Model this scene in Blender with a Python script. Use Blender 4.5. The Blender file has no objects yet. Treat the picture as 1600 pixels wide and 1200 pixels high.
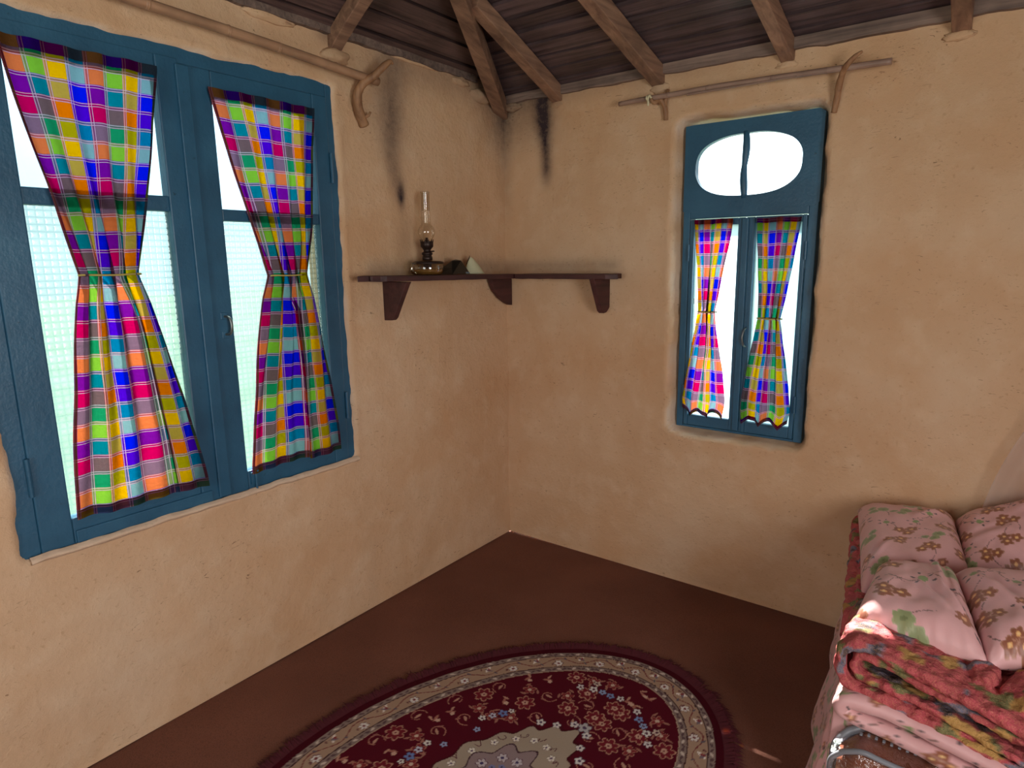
import bpy, bmesh, math, random
import numpy as np
from mathutils import Vector, Matrix, noise

C = bpy.context.scene
COL = C.collection
random.seed(7)
PI = math.pi

# ------------------------------------------------------------------ camera
yaw, pitch, roll = -0.64715525, 0.19068991, -0.01403537
fw = Vector((math.sin(yaw)*math.cos(pitch), math.cos(yaw)*math.cos(pitch), -math.sin(pitch)))
rt = Vector((math.cos(yaw), -math.sin(yaw), 0))
up = rt.cross(fw)
cr, sr = math.cos(roll), math.sin(roll)
r2 = cr*rt + sr*up
u2 = -sr*rt + cr*up
cam = bpy.data.cameras.new('camera')
cam.sensor_width = 36
cam.lens = 36*1004.84/1600
cam.clip_start = 0.02
co = bpy.data.objects.new('camera', cam)
COL.objects.link(co)
co.matrix_world = Matrix(((r2.x, u2.x, -fw.x, 2.0722), (r2.y, u2.y, -fw.y, -2.7048), (r2.z, u2.z, -fw.z, 1.5), (0, 0, 0, 1)))
C.camera = co

# ------------------------------------------------------------------ view, world, sun, lights
C.view_settings.view_transform = 'Standard'
C.view_settings.look = 'None'
C.view_settings.gamma = 1
C.view_settings.use_curve_mapping = False
C.view_settings.exposure = 0.0
C.cycles.use_denoising = True
C.cycles.max_bounces = 10
C.cycles.diffuse_bounces = 6
C.cycles.transparent_max_bounces = 16
C.cycles.transmission_bounces = 8
C.cycles.sample_clamp_indirect = 6

SUN_DIR = Vector((0.55, -1.0, -1.4)).normalized()
SKY_STRENGTH = 1.35
w = bpy.data.worlds.new('sky')
C.world = w
w.use_nodes = True
nt = w.node_tree
nt.nodes.clear()
tc = nt.nodes.new('ShaderNodeTexCoord')
dp = nt.nodes.new('ShaderNodeVectorMath'); dp.operation = 'DOT_PRODUCT'
dp.inputs[1].default_value = -SUN_DIR
nt.links.new(tc.outputs['Generated'], dp.inputs[0])
mx = nt.nodes.new('ShaderNodeMath'); mx.operation = 'MAXIMUM'; mx.inputs[1].default_value = 0
nt.links.new(dp.outputs['Value'], mx.inputs[0])
pw = nt.nodes.new('ShaderNodeMath'); pw.operation = 'POWER'; pw.inputs[1].default_value = 3.0
nt.links.new(mx.outputs[0], pw.inputs[0])
ml = nt.nodes.new('ShaderNodeMath'); ml.operation = 'MULTIPLY_ADD'; ml.inputs[1].default_value = 7.0; ml.inputs[2].default_value = SKY_STRENGTH
nt.links.new(pw.outputs[0], ml.inputs[0])
bg = nt.nodes.new('ShaderNodeBackground'); bg.inputs[0].default_value = (0.80, 0.95, 1.0, 1)
nt.links.new(ml.outputs[0], bg.inputs[1])
wo = nt.nodes.new('ShaderNodeOutputWorld')
nt.links.new(bg.outputs[0], wo.inputs[0])

sl = bpy.data.lights.new('sun', 'SUN'); sl.energy = 32.0; sl.angle = math.radians(0.53); sl.color = (1, 0.95, 0.88)
so = bpy.data.objects.new('sun', sl); COL.objects.link(so)
so.rotation_euler = SUN_DIR.to_track_quat('-Z', 'Y').to_euler()

# added fill light at an unseen opening behind the camera
al = bpy.data.lights.new('rear_fill', 'AREA'); al.shape = 'RECTANGLE'; al.size = 1.5; al.size_y = 1.5
al.energy = 28; al.color = (1.0, 0.95, 0.90)
ao = bpy.data.objects.new('rear_fill', al); COL.objects.link(ao)
ao.location = (1.5, -4.66, 1.35); ao.rotation_euler = (math.radians(90), 0, 0)
# fill light added at an unseen right-wall window, on the sheer drape's side
a2 = bpy.data.lights.new('side_fill', 'AREA'); a2.shape = 'RECTANGLE'; a2.size = 1.2; a2.size_y = 1.2
a2.energy = 54; a2.color = (1.0, 0.97, 0.95)
a2o = bpy.data.objects.new('side_fill', a2); COL.objects.link(a2o)
a2o.location = (3.46, -2.5, 1.35); a2o.rotation_euler = (math.radians(90), 0, math.radians(90))

# ------------------------------------------------------------------ helpers
def lin(c):
    return tuple(((v/255+0.055)/1.055)**2.4 if v/255 > 0.04045 else v/255/12.92 for v in c)
def linA(c): return lin(c)+(1,)

class NT:
    def __init__(s, name):
        s.m = bpy.data.materials.new(name); s.m.use_nodes = True
        s.t = s.m.node_tree; s.t.nodes.clear()
        s.out = s.t.nodes.new('ShaderNodeOutputMaterial')
    def n(s, typ, **kw):
        x = s.t.nodes.new('ShaderNode'+typ)
        for k, v in kw.items(): setattr(x, k, v)
        return x
    def l(s, a, b): s.t.links.new(a, b)
    def set(s, node, key, val):
        if hasattr(val, 'is_output'): s.l(val, node.inputs[key])
        else: node.inputs[key].default_value = val
    def obj(s):
        return s.n('TexCoord').outputs['Object']
    def scale(s, vec, sc):
        m = s.n('Mapping'); s.l(vec, m.inputs[0]); m.inputs['Scale'].default_value = sc; return m.outputs[0]
    def noise(s, vec, scale, detail=4, rough=.55, dist=0):
        x = s.n('TexNoise'); s.l(vec, x.inputs['Vector']); x.inputs['Scale'].default_value = scale
        x.inputs['Detail'].default_value = detail; x.inputs['Roughness'].default_value = rough; x.inputs['Distortion'].default_value = dist
        return x.outputs['Fac']
    def ramp(s, fac, stops, interp='LINEAR'):
        x = s.n('ValToRGB'); e = x.color_ramp; e.interpolation = interp
        while len(e.elements) < len(stops): e.elements.new(0.5)
        for i, (p, c) in enumerate(stops):
            e.elements[i].position = p; e.elements[i].color = c if len(c) == 4 else tuple(c)+(1,)
        s.l(fac, x.inputs[0]); return x.outputs[0]
    def math(s, op, a, b=0.0, c=None, clamp=False):
        x = s.n('Math', operation=op, use_clamp=clamp)
        s.set(x, 0, a); s.set(x, 1, b)
        if c is not None: s.set(x, 2, c)
        return x.outputs[0]
    def mix(s, fac, a, b, blend='MIX'):
        x = s.n('Mix', data_type='RGBA', blend_type=blend)
        s.set(x, 0, fac); s.set(x, 6, a); s.set(x, 7, b); return x.outputs[2]
    def bump(s, h, strength=.3, dist=.01):
        x = s.n('Bump'); x.inputs['Strength'].default_value = strength; x.inputs['Distance'].default_value = dist
        s.l(h, x.inputs['Height']); return x.outputs[0]
    def bsdf(s, color, rough=.6, normal=None, **kw):
        x = s.n('BsdfPrincipled'); s.set(x, 'Base Color', color); s.set(x, 'Roughness', rough)
        if normal is not None: s.l(normal, x.inputs['Normal'])
        for k, v in kw.items(): s.set(x, k.replace('_', ' '), v)
        return x.outputs[0]
    def done(s, sh): s.l(sh, s.out.inputs[0]); return s.m

def tag(o, label=None, cat=None, group=None, kind=None):
    if label: o['label'] = label
    if cat: o['category'] = cat
    if group: o['group'] = group
    if kind: o['kind'] = kind
    return o
def empty(name, loc=(0, 0, 0), parent=None):
    o = bpy.data.objects.new(name, None); COL.objects.link(o); o.location = loc; o.empty_display_size = .1
    if parent: o.parent = parent
    return o
def mesh_obj(name, verts, faces, mat, parent=None, smooth=False, origin=None):
    me = bpy.data.meshes.new(name)
    v = [tuple(p) for p in verts]
    if origin is not None: v = [(p[0]-origin[0], p[1]-origin[1], p[2]-origin[2]) for p in v]
    me.from_pydata(v, [], faces); me.update()
    if smooth: me.polygons.foreach_set('use_smooth', [True]*len(me.polygons))
    me.materials.append(mat)
    o = bpy.data.objects.new(name, me); COL.objects.link(o)
    if origin is not None: o.location = origin
    if parent: o.parent = parent
    return o
class MB:
    def __init__(s): s.v = []; s.f = []
    def add(s, vs, fs):
        k = len(s.v); s.v += [tuple(p) for p in vs]; s.f += [tuple(i+k for i in f) for f in fs]; return s
    def box(s, a, b, bev=0.0):
        x0, y0, z0 = (min(a[i], b[i]) for i in range(3)); x1, y1, z1 = (max(a[i], b[i]) for i in range(3))
        if not bev:
            return s.add([(x0, y0, z0), (x1, y0, z0), (x1, y1, z0), (x0, y1, z0), (x0, y0, z1), (x1, y0, z1), (x1, y1, z1), (x0, y1, z1)],
                [(0, 3, 2, 1), (4, 5, 6, 7), (0, 1, 5, 4), (1, 2, 6, 5), (2, 3, 7, 6), (3, 0, 4, 7)])
        bm = bmesh.new(); bmesh.ops.create_cube(bm, size=1)
        for v in bm.verts: v.co = Vector(((x0+x1)/2+v.co.x*(x1-x0), (y0+y1)/2+v.co.y*(y1-y0), (z0+z1)/2+v.co.z*(z1-z0)))
        bmesh.ops.bevel(bm, geom=bm.edges[:], offset=bev, segments=2, affect='EDGES', profile=.5)
        bm.verts.index_update()
        s.add([v.co[:] for v in bm.verts], [[v.index for v in f.verts] for f in bm.faces]); bm.free(); return s
    def tube(s, pts, rad, n=10, cap=True):
        pts = [Vector(p) for p in pts]
        if not hasattr(rad, '__len__'): rad = [rad]*len(pts)
        k = len(s.v); prev = None
        for i, p in enumerate(pts):
            t = (pts[min(i+1, len(pts)-1)]-pts[max(i-1, 0)]).normalized()
            if prev is None:
                a = t.orthogonal().normalized()
            else:
                a = (prev - t*prev.dot(t)).normalized()
            prev = a; b = t.cross(a)
            for j in range(n):
                an = 2*PI*j/n; s.v.append(tuple(p+rad[i]*(math.cos(an)*a+math.sin(an)*b)))
        for i in range(len(pts)-1):
            for j in range(n):
                s.f.append((k+i*n+j, k+i*n+(j+1) % n, k+(i+1)*n+(j+1) % n, k+(i+1)*n+j))
        if cap:
            s.f.append(tuple(k+j for j in range(n))[::-1]); s.f.append(tuple(k+(len(pts)-1)*n+j for j in range(n)))
        return s
    def lathe(s, prof, c, n=32):
        k = len(s.v)
        for r, z in prof:
            for j in range(n):
                a = 2*PI*j/n; s.v.append((c[0]+r*math.cos(a), c[1]+r*math.sin(a), c[2]+z))
        for i in range(len(prof)-1):
            for j in range(n):
                s.f.append((k+i*n+j, k+i*n+(j+1) % n, k+(i+1)*n+(j+1) % n, k+(i+1)*n+j))
        return s
    def beam(s, p0, p1, wd, dp, upv=(0, 0, 1), wob=0.0, seg=1, taper=1.0):
        # rectangular bar whose top face centre runs from p0 to p1
        p0 = Vector(p0); p1 = Vector(p1); t = (p1-p0).normalized(); sd = t.cross(Vector(upv)).normalized(); u = sd.cross(t).normalized()
        k = len(s.v)
        for i in range(seg+1):
            f = i/seg; c = p0.lerp(p1, f)+sd*wob*math.sin(f*5+p0.x*9)+u*wob*.5*math.sin(f*7+p0.x*5)
            ww = wd*(1+(taper-1)*f)/2
            for a, b in ((-ww, 0), (ww, 0), (ww, -dp), (-ww, -dp)): s.v.append(tuple(c+sd*a+u*b))
        for i in range(seg):
            for j in range(4):
                s.f.append((k+i*4+j, k+i*4+(j+1) % 4, k+i*4+4+(j+1) % 4, k+i*4+4+j))
        s.f.append((k+3, k+2, k+1, k)); e = k+seg*4; s.f.append((e, e+1, e+2, e+3)); return s
    def build(s, name, mat, parent=None, smooth=False, origin=None, bevel=0.0):
        o = mesh_obj(name, s.v, s.f, mat, parent, smooth, origin)
        if bevel:
            m = o.modifiers.new('bevel', 'BEVEL'); m.width = bevel; m.segments = 2; m.limit_method = 'ANGLE'
        return o

def smooth_path(pts, n=6):
    P = [Vector(p) for p in pts]; out = []
    for i in range(len(P)-1):
        a = P[max(i-1, 0)]; b = P[i]; c = P[i+1]; d = P[min(i+2, len(P)-1)]
        for j in range(n):
            t = j/n
            out.append(0.5*((2*b)+(c-a)*t+(2*a-5*b+4*c-d)*t*t+(3*b-a-3*c+d)*t**3))
    out.append(P[-1]); return out

def n3(x, y, z=0.0): return noise.noise(Vector((x, y, z)))

def grid(name, nu, nv, fn, mat, parent=None, colfn=None, closed_u=False, uvfn=None, origin=None):
    vs = []
    for j in range(nv+1):
        for i in range(nu if closed_u else nu+1): vs.append(fn(i/nu, j/nv))
    W = nu if closed_u else nu+1; fs = []
    for j in range(nv):
        for i in range(nu):
            a = j*W+i; b = j*W+(i+1) % W if closed_u else a+1
            fs.append((a, b, b+W, a+W))
    o = mesh_obj(name, vs, fs, mat, parent, True, origin)
    if uvfn:
        uv = o.data.uv_layers.new(name='UVMap')
        pv = [uvfn(i/nu, j/nv) for j in range(nv+1) for i in range(W)]
        li = np.zeros(len(o.data.loops), dtype=np.int32); o.data.loops.foreach_get('vertex_index', li)
        uv.data.foreach_set('uv', np.array(pv, dtype=np.float32)[li].ravel())
    return o
def set_colors(me, cols, name='Col'):
    a = me.color_attributes.new(name, 'FLOAT_COLOR', 'POINT')
    c = np.ones((len(me.vertices), 4), dtype=np.float32); c[:, :3] = cols
    a.data.foreach_set('color', c.ravel())
def set_float(me, vals, name):
    a = me.attributes.new(name, 'FLOAT', 'POINT'); a.data.foreach_set('value', np.array(vals, dtype=np.float32))

# ------------------------------------------------------------------ materials
def mat_wall():
    s = NT('ochre_plaster'); o = s.obj()
    big = s.noise(o, 1.7, 4); mid = s.noise(o, 9, 5); fine = s.noise(o, 60, 4); grit = s.noise(o, 260, 3)
    base = s.ramp(big, [(.3, lin((202, 163, 126))), (.55, lin((210, 175, 141))), (.75, lin((216, 187, 157)))])
    base = s.mix(s.ramp(mid, [(.5, (0, 0, 0)), (.75, (.35,)*3)]), base, linA((228, 204, 174)))
    base = s.mix(s.ramp(fine, [(.62, (0, 0, 0)), (.72, (.3,)*3)]), base, linA((160, 120, 80)))
    org = s.noise(o, 2.6, 3, .5, .4)
    base = s.mix(s.ramp(org, [(.50, (0,)*3), (.70, (.32,)*3)]), base, linA((200, 150, 104)))
    # straw flecks
    str1 = s.noise(s.scale(o, (16, 16, 70)), 1.3, 2, .5, 3.0)
    fl = s.math('MULTIPLY', s.ramp(str1, [(.69, (0,)*3), (.71, (1,)*3)]), s.ramp(s.noise(o, 4, 2), [(.45, (0,)*3), (.58, (.75,)*3)]))
    base = s.mix(fl, base, linA((112, 84, 58)))
    ra = s.n('Attribute', attribute_name='rim').outputs['Fac']
    base = s.mix(s.math('MULTIPLY', ra, .5), base, linA((232, 220, 206)))
    so_ = s.n('Attribute', attribute_name='soot_shade').outputs['Fac']
    sf = s.math('MULTIPLY', so_, s.math('ADD', s.math('MULTIPLY', s.noise(o, 35, 5, .7), .9), .55), clamp=True)
    base = s.mix(sf, base, linA((58, 46, 50)))
    h = s.math('ADD', s.math('MULTIPLY', mid, 1.0), s.math('ADD', s.math('MULTIPLY', fine, .35), s.math('MULTIPLY', grit, .12)))
    h = s.math('SUBTRACT', h, s.math('MULTIPLY', fl, .4))
    return s.done(s.bsdf(base, .88, s.bump(h, .55, .014), Specular_IOR_Level=.25))
def mat_paint(name='blue_paint', dark=1.0):
    s = NT(name); o = s.obj()
    n1 = s.noise(o, 5, 4); n2 = s.noise(s.scale(o, (60, 60, 6)), 1, 4, .6)
    base = s.ramp(n1, [(.3, lin((34, 80, 108))), (.55, lin((42, 92, 122))), (.8, lin((56, 106, 134)))])
    base = s.mix(s.ramp(s.noise(o, 45, 5, .7), [(.66, (0,)*3), (.72, (.8,)*3)]), base, linA((18, 52, 66)))
    base = s.mix(s.ramp(s.noise(o, 22, 5, .75), [(.70, (0,)*3), (.78, (.6,)*3)]), base, linA((120, 150, 155)))
    h = s.math('ADD', s.math('MULTIPLY', n2, .5), s.noise(o, 90, 3))
    return s.done(s.bsdf(base, .42, s.bump(h, .25, .004)))
def mat_wood(name, c1, c2, rough=.7, axis=0, scale=1.0, rnd=.25):
    s = NT(name); o = s.obj()
    sc = [55*scale]*3; sc[axis] = 2.5*scale
    inf = s.n('ObjectInfo').outputs['Random']
    vec = s.n('VectorMath', operation='ADD'); s.l(s.scale(o, tuple(sc)), vec.inputs[0]); 
    cx = s.n('CombineXYZ'); s.l(s.math('MULTIPLY', inf, 40), cx.inputs[0]); s.l(s.math('MULTIPLY', inf, 23), cx.inputs[1]); s.l(cx.outputs[0], vec.inputs[1])
    g = s.noise(vec.outputs[0], 1, 5, .6, .6); b = s.noise(o, 6, 4)
    base = s.ramp(g, [(.28, lin(c1)), (.72, lin(c2))])
    base = s.mix(s.ramp(b, [(.45, (0,)*3), (.8, (.6,)*3)]), base, linA(tuple(v*.55 for v in c1)))
    br = s.math('ADD', s.math('MULTIPLY', inf, rnd*2), 1-rnd)
    base = s.mix(1.0, base, s.n('CombineColor').outputs[0], 'MULTIPLY') if False else base
    hs = s.n('HueSaturation'); s.l(base, hs.inputs['Color']); s.l(br, hs.inputs['Value'])
    return s.done(s.bsdf(hs.outputs[0], rough, s.bump(g, .5, .004)))
def mat_plain(name, c, rough=.5, bscale=80, bstr=.1, var=.12, **kw):
    s = NT(name); o = s.obj(); n1 = s.noise(o, 14, 4)
    base = s.mix(s.math('MULTIPLY', n1, var*2), linA(c), linA(tuple(v*.6 for v in c)))
    return s.done(s.bsdf(base, rough, s.bump(s.noise(o, bscale, 3), bstr, .003), **kw))
def mat_glass(name, tint=(.96, 1, 1), gloss=.06, pattern=False):
    s = NT(name)
    tr = s.n('BsdfTransparent'); gl = s.n('BsdfGlossy'); gl.inputs['Roughness'].default_value = .08
    if pattern:
        o = s.obj(); sp = s.n('SeparateXYZ'); s.l(o, sp.inputs[0])
        hz = s.math('ADD', sp.outputs[0], sp.outputs[1])
        a = s.math('ABSOLUTE', s.math('SINE', s.math('MULTIPLY', hz, PI/.019))); b = s.math('ABSOLUTE', s.math('SINE', s.math('MULTIPLY', sp.outputs[2], PI/.019)))
        p = s.math('SUBTRACT', s.math('MULTIPLY', s.math('POWER', s.math('MINIMUM', a, b), .6), 2.0), 1.0)
        c = s.ramp(s.math('ADD', s.math('MULTIPLY', p, .5), .5), [(0, (.68, .82, .84)), (.45, (.84, .95, .94)), (.8, (.88, .98, .96)), (1, (.95, 1, 1))])
        s.l(c, tr.inputs[0])
        tl = s.n('BsdfTranslucent'); tl.inputs[0].default_value = (.09, .125, .12, 1)
        m0 = s.n('MixShader'); m0.inputs[0].default_value = .3; s.l(tr.outputs[0], m0.inputs[1]); s.l(tl.outputs[0], m0.inputs[2])
        s.l(s.bump(p, .6, .002), gl.inputs['Normal']); base = m0.outputs[0]
    else:
        tr.inputs[0].default_value = tuple(tint)+(1,); base = tr.outputs[0]
    fr = s.n('LayerWeight'); fr.inputs[0].default_value = .35
    f = s.math('ADD', s.math('MULTIPLY', fr.outputs['Facing'], .35 if not pattern else .1), gloss, clamp=True)
    m = s.n('MixShader'); s.l(f, m.inputs[0]); s.l(base, m.inputs[1]); s.l(gl.outputs[0], m.inputs[2])
    return s.done(m.outputs[0])
def mat_plaid(name='plaid_cloth', hem=0.0):
    s = NT(name)
    uv = s.n('TexCoord').outputs['UV']; sp = s.n('SeparateXYZ'); s.l(uv, sp.inputs[0])
    U = sp.outputs[0]; V = sp.outputs[1]
    fu = s.math('FRACT', U); fv = s.math('FRACT', V)
    iu = s.math('MODULO', s.math('FLOOR', U), 4); iv = s.math('MODULO', s.math('FLOOR', V), 4)
    idx = s.math('DIVIDE', s.math('ADD', s.math('ADD', s.math('MULTIPLY', iv, 4), iu), .5), 16)
    cells = [(140, 95, 120), (24, 138, 92), (186, 152, 8), (0, 115, 165),
             (242, 112, 62), (138, 184, 52), (255, 172, 0), (135, 165, 175),
             (130, 10, 150), (0, 120, 140), (200, 150, 60), (0, 20, 230),
             (215, 0, 85), (120, 85, 90), (250, 112, 0), (80, 5, 200)]
    cell = s.ramp(idx, [(i/16, lin(c)) for i, c in enumerate(cells)], 'CONSTANT')
    def band(f, a, b): return s.math('MULTIPLY', s.math('GREATER_THAN', f, a), s.math('LESS_THAN', f, b))
    bu = band(fu, 0, .22); bv = band(fv, 0, .22)
    bandm = s.math('MAXIMUM', s.math('MULTIPLY', bu, .45), s.math('MULTIPLY', bv, .45))
    cell = s.mix(bandm, cell, linA((140, 8, 110)))
    lu = s.math('ADD', band(fu, .03, .06), band(fu, .165, .195)); lv = s.math('ADD', band(fv, .03, .065), band(fv, .165, .20))
    lm = s.math('MULTIPLY', s.math('MAXIMUM', lu, lv), .6)
    cell = s.mix(lm, cell, linA((255, 205, 225)))
    if hem: cell = s.mix(hem, cell, linA((62, 10, 38)))
    o = s.obj()
    wv = s.noise(s.scale(uv, (30, 3, 1)), 1, 3); wv2 = s.noise(s.scale(uv, (3, 30, 1)), 1, 3)
    thread = s.math('ADD', s.math('MULTIPLY', wv, .25), s.math('MULTIPLY', wv2, .25))
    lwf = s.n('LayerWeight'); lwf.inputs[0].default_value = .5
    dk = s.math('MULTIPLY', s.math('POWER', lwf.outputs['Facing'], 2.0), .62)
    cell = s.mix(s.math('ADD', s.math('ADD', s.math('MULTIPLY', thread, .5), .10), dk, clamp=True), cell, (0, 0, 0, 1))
    nb = s.bump(s.noise(uv, 4, 3), .5, .004)
    d = s.n('BsdfDiffuse'); s.l(cell, d.inputs[0]); s.l(nb, d.inputs['Normal'])
    t = s.n('BsdfTranslucent'); s.l(cell, t.inputs[0]); s.l(nb, t.inputs['Normal'])
    tp = s.n('BsdfTransparent'); s.l(cell, tp.inputs[0])
    m = s.n('MixShader'); m.inputs[0].default_value = .72; s.l(d.outputs[0], m.inputs[1]); s.l(t.outputs[0], m.inputs[2])
    m2 = s.n('MixShader'); m2.inputs[0].default_value = .34; s.l(m.outputs[0], m2.inputs[1]); s.l(tp.outputs[0], m2.inputs[2])
    return s.done(m2.outputs[0])
def mat_vcol(name, rough=.5, bscale=120, bstr=.15, bdist=.003, **kw):
    s = NT(name); a = s.n('Attribute', attribute_name='Col').outputs['Color']; o = s.obj()
    return s.done(s.bsdf(a, rough, s.bump(s.noise(o, bscale, 4), bstr, bdist), **kw))
def mat_quilt():
    s = NT('red_quilt_cloth'); o = s.obj()
    a = s.n('Attribute', attribute_name='Col').outputs['Color']
    sq = s.noise(o, 190, 3, .5, 3.0)
    ln = s.ramp(sq, [(.45, (0,)*3), (.495, (.7,)*3), (.54, (0,)*3)])
    base = s.mix(ln, a, linA((225, 165, 120)))
    v = s.n('TexVoronoi'); v.feature = 'SMOOTH_F1'; v.inputs['Scale'].default_value = 45; s.l(o, v.inputs['Vector'])
    h = s.math('ADD', s.math('MULTIPLY', v.outputs['Distance'], -1.0), s.math('MULTIPLY', s.noise(o, 140, 4), .35))
    return s.done(s.bsdf(base, .85, s.bump(h, 1.0, .014)))

M = dict(
    wall=mat_wall(), paint=mat_paint(),
    board=mat_wood('dark_ceiling_board', (50, 39, 42), (110, 90, 92), .42, 0),
    board_y=mat_wood('dark_ceiling_board_side', (50, 38, 40), (108, 84, 80), .5, 1),
    rafter=mat_wood('rough_rafter_wood', (100, 72, 58), (158, 122, 98), .75, 1, .6),
    plate=mat_wood('grey_plate_wood', (84, 70, 66), (140, 118, 106), .8, 0),
    shelf=mat_wood('maroon_shelf_wood', (52, 24, 26), (88, 48, 46), .6, 1, .6, .1),
    shelf_x=mat_wood('maroon_shelf_wood_back', (52, 24, 26), (88, 48, 46), .6, 0, .6, .1),
    bamboo=mat_wood('bamboo_cane', (150, 112, 86), (190, 150, 118), .4, 1, .5, .05),
    bamboo_x=mat_wood('bamboo_cane_dark', (130, 104, 92), (168, 138, 122), .4, 0, .5, .05),
    branch=mat_wood('branch_wood', (120, 82, 56), (178, 134, 96), .6, 2, .7, .1),
    glass=mat_glass('window_glass', (.74, .86, .90)), pglass=mat_glass('patterned_glass', pattern=True),
    plaid=mat_plaid(),
    cord=mat_plain('yellow_cord', (190, 170, 90), .7),
    metal=mat_plain('worn_metal', (120, 125, 125), .35, Metallic=.8),
    dark_metal=mat_plain('dark_lamp_metal', (52, 38, 34), .4, Metallic=.6),
    lampglass=mat_glass('lamp_glass', (.93, .90, .84), .10),
    oil=mat_glass('lamp_base_glass', (.80, .72, .58), .12),
    black=mat_plain('black_packet', (14, 18, 18), .3), ivory=mat_plain('ivory_shell', (205, 205, 170), .5),
    rust=mat_plain('pale_bead', (214, 205, 170), .6),
)

# ------------------------------------------------------------------ walls
RX, RY = 3.4, -4.6           # room extents: x 0..RX, y RY..0
def sdf_rr(u, z, u0, u1, z0, z1, r):
    cx, cz = (u0+u1)/2, (z0+z1)/2; hx, hz = (u1-u0)/2-r, (z1-z0)/2-r
    dx, dz = abs(u-cx)-hx, abs(z-cz)-hz
    return math.hypot(max(dx, 0), max(dz, 0))+min(max(dx, dz), 0)-r
def gauss(x, m, s_): return math.exp(-((x-m)/s_)**2)
def sstep(a, b, x):
    t = min(1, max(0, (x-a)/(b-a))); return t*t*(3-2*t)
def soot_shade_left(y, z):
    v = 0
    if z > 1.70:
        c = -.745-.02*math.sin(z*7)+.02*n3(z*6, 3)
        v += .45*gauss(y, c, .040+.03*sstep(1.8, 2.2, z))*sstep(1.70, 1.85, z)*(1-sstep(2.10, 2.3, z)*.5)
        v += .22*gauss(y, -.77, .12)*sstep(1.75, 2.1, z)
    v += 1.0*gauss(y, -.722, .020)*gauss(z, 1.775, .05)
    v += .18*gauss(y, -.70, .05)*gauss(z, 1.62, .12)
    v += .6*sstep(-.34, .0, y)*sstep(1.92, 2.25, z)+.25*sstep(-.12, 0, y)*sstep(1.55, 2.1, z)  # corner shading painted in with the soot, towards the ceiling corner
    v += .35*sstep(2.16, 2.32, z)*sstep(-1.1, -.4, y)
    v += .30*gauss(z, 1.47, .035)*sstep(-.96, -.9, y)
    v += .5*gauss(y, -1.06, .05)*sstep(2.26, 2.33, z)
    return min(v, 1)
def soot_shade_back(x, z):
    v = 0
    c = .245-.01*math.sin(z*9)
    v += .85*gauss(x, c, .032+.014*sstep(1.95, 2.2, z))*sstep(1.80, 1.95, z)*(1-.5*sstep(2.15, 2.3, z))
    v += .40*gauss(x, .22, .10)*sstep(1.98, 2.2, z)
    v += .55*(1-sstep(0, .24, x))*sstep(1.9, 2.25, z)+.25*(1-sstep(0, .08, x))*sstep(1.5, 2.0, z)  # same corner on this wall: shade and soot both put into the colour
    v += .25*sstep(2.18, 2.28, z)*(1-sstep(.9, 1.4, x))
    v += .30*gauss(z, 1.47, .03)*(1-sstep(.62, .70, x))
    return min(v, 1)
def wall(name, u0, u1, axis, sgn, hole, soot_shade, res=.0125, ztop=2.6, thick=.3, depth=.045, hr=.05, wob=.012, back=None):
    """axis 0: wall in plane x (u is y); axis 1: wall in plane y (u is x). sgn: direction out of the room"""
    nu = int(abs(u1-u0)/res); nz = int(ztop/res)
    vs = []; rim = []; st = []; keep = []
    for j in range(nz+1):
        z = ztop*j/nz
        for i in range(nu+1):
            u = u0+(u1-u0)*i/nu
            q = 7.3 if axis else 1.9
            d = .008*n3(u*1.6, z*1.6, q)+.0045*n3(u*5, z*5, q+2)+.0014*n3(u*20, z*20, q)
            if j == 0: d = 0
            off = -d
            rv = 0; kp = True
            if hole:
                sd = sdf_rr(u, z, *hole, hr)+wob*n3(u*7, z*7, q+5)+wob*.5*n3(u*24, z*24, q)
                off += depth*sstep(.010, -.026, sd)
                off -= .004*gauss(sd, .016, .018)*(.6+n3(u*6, z*6, 8))          # plaster lip round the opening
                rv = sstep(.010, .0, sd)*max(0, min(1, .45+1.1*n3(u*9, z*9, 3)))
                kp = sd > -.05
            p = (sgn*off, u, z) if axis == 0 else (u, sgn*off, z)
            vs.append(p); rim.append(rv); st.append(soot_shade(u, z) if soot_shade else 0); keep.append(kp)
    fs = []
    W = nu+1
    for j in range(nz):
        for i in range(nu):
            a = j*W+i
            if keep[a] or keep[a+1] or keep[a+W] or keep[a+W+1]: fs.append((a, a+1, a+W+1, a+W))
    b = MB()
    if hole:
        h0, h1, g0, g1 = hole; t0, t1 = depth-.002, thick
        for (a0, a1, c0, c1) in ((u0, h0, 0, ztop), (h1, u1, 0, ztop), (h0, h1, 0, g0), (h0, h1, g1, ztop)):
            if axis == 0: b.box((sgn*t0, a0, c0), (sgn*t1, a1, c1))
            else: b.box((a0, sgn*t0, c0), (a1, sgn*t1, c1))
    else:
        if axis == 0: b.box((sgn*.02, u0, 0), (sgn*thick, u1, ztop))
        else: b.box((u0, sgn*.02, 0), (u1, sgn*thick, ztop))
    k = len(vs); vs += b.v; fs += [tuple(i+k for i in f) for f in b.f]
    o = mesh_obj(name, vs, fs, M['wall'], None, False)
    sm = [True]*(len(fs)-len(b.f))+[False]*len(b.f); o.data.polygons.foreach_set('use_smooth', sm)
    set_float(o.data, rim+[0]*len(b.v), 'rim'); set_float(o.data, st+[0]*len(b.v), 'soot_shade')
    tag(o, kind='structure'); return o
W1 = (-2.20, -1.048, .702, 2.150)     # y0,y1,z0,z1
W2 = (.912, 1.500, .716, 2.066)       # x0,x1,z0,z1
wall('wall_left', RY-.04, .04, 0, -1, W1, soot_shade_left, thick=.22, depth=.05, hr=.02, wob=.010)
wall('wall_back', -.04, RX+.04, 1, 1, W2, soot_shade_back, thick=.13, depth=.115, hr=.05, wob=.012)
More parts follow.
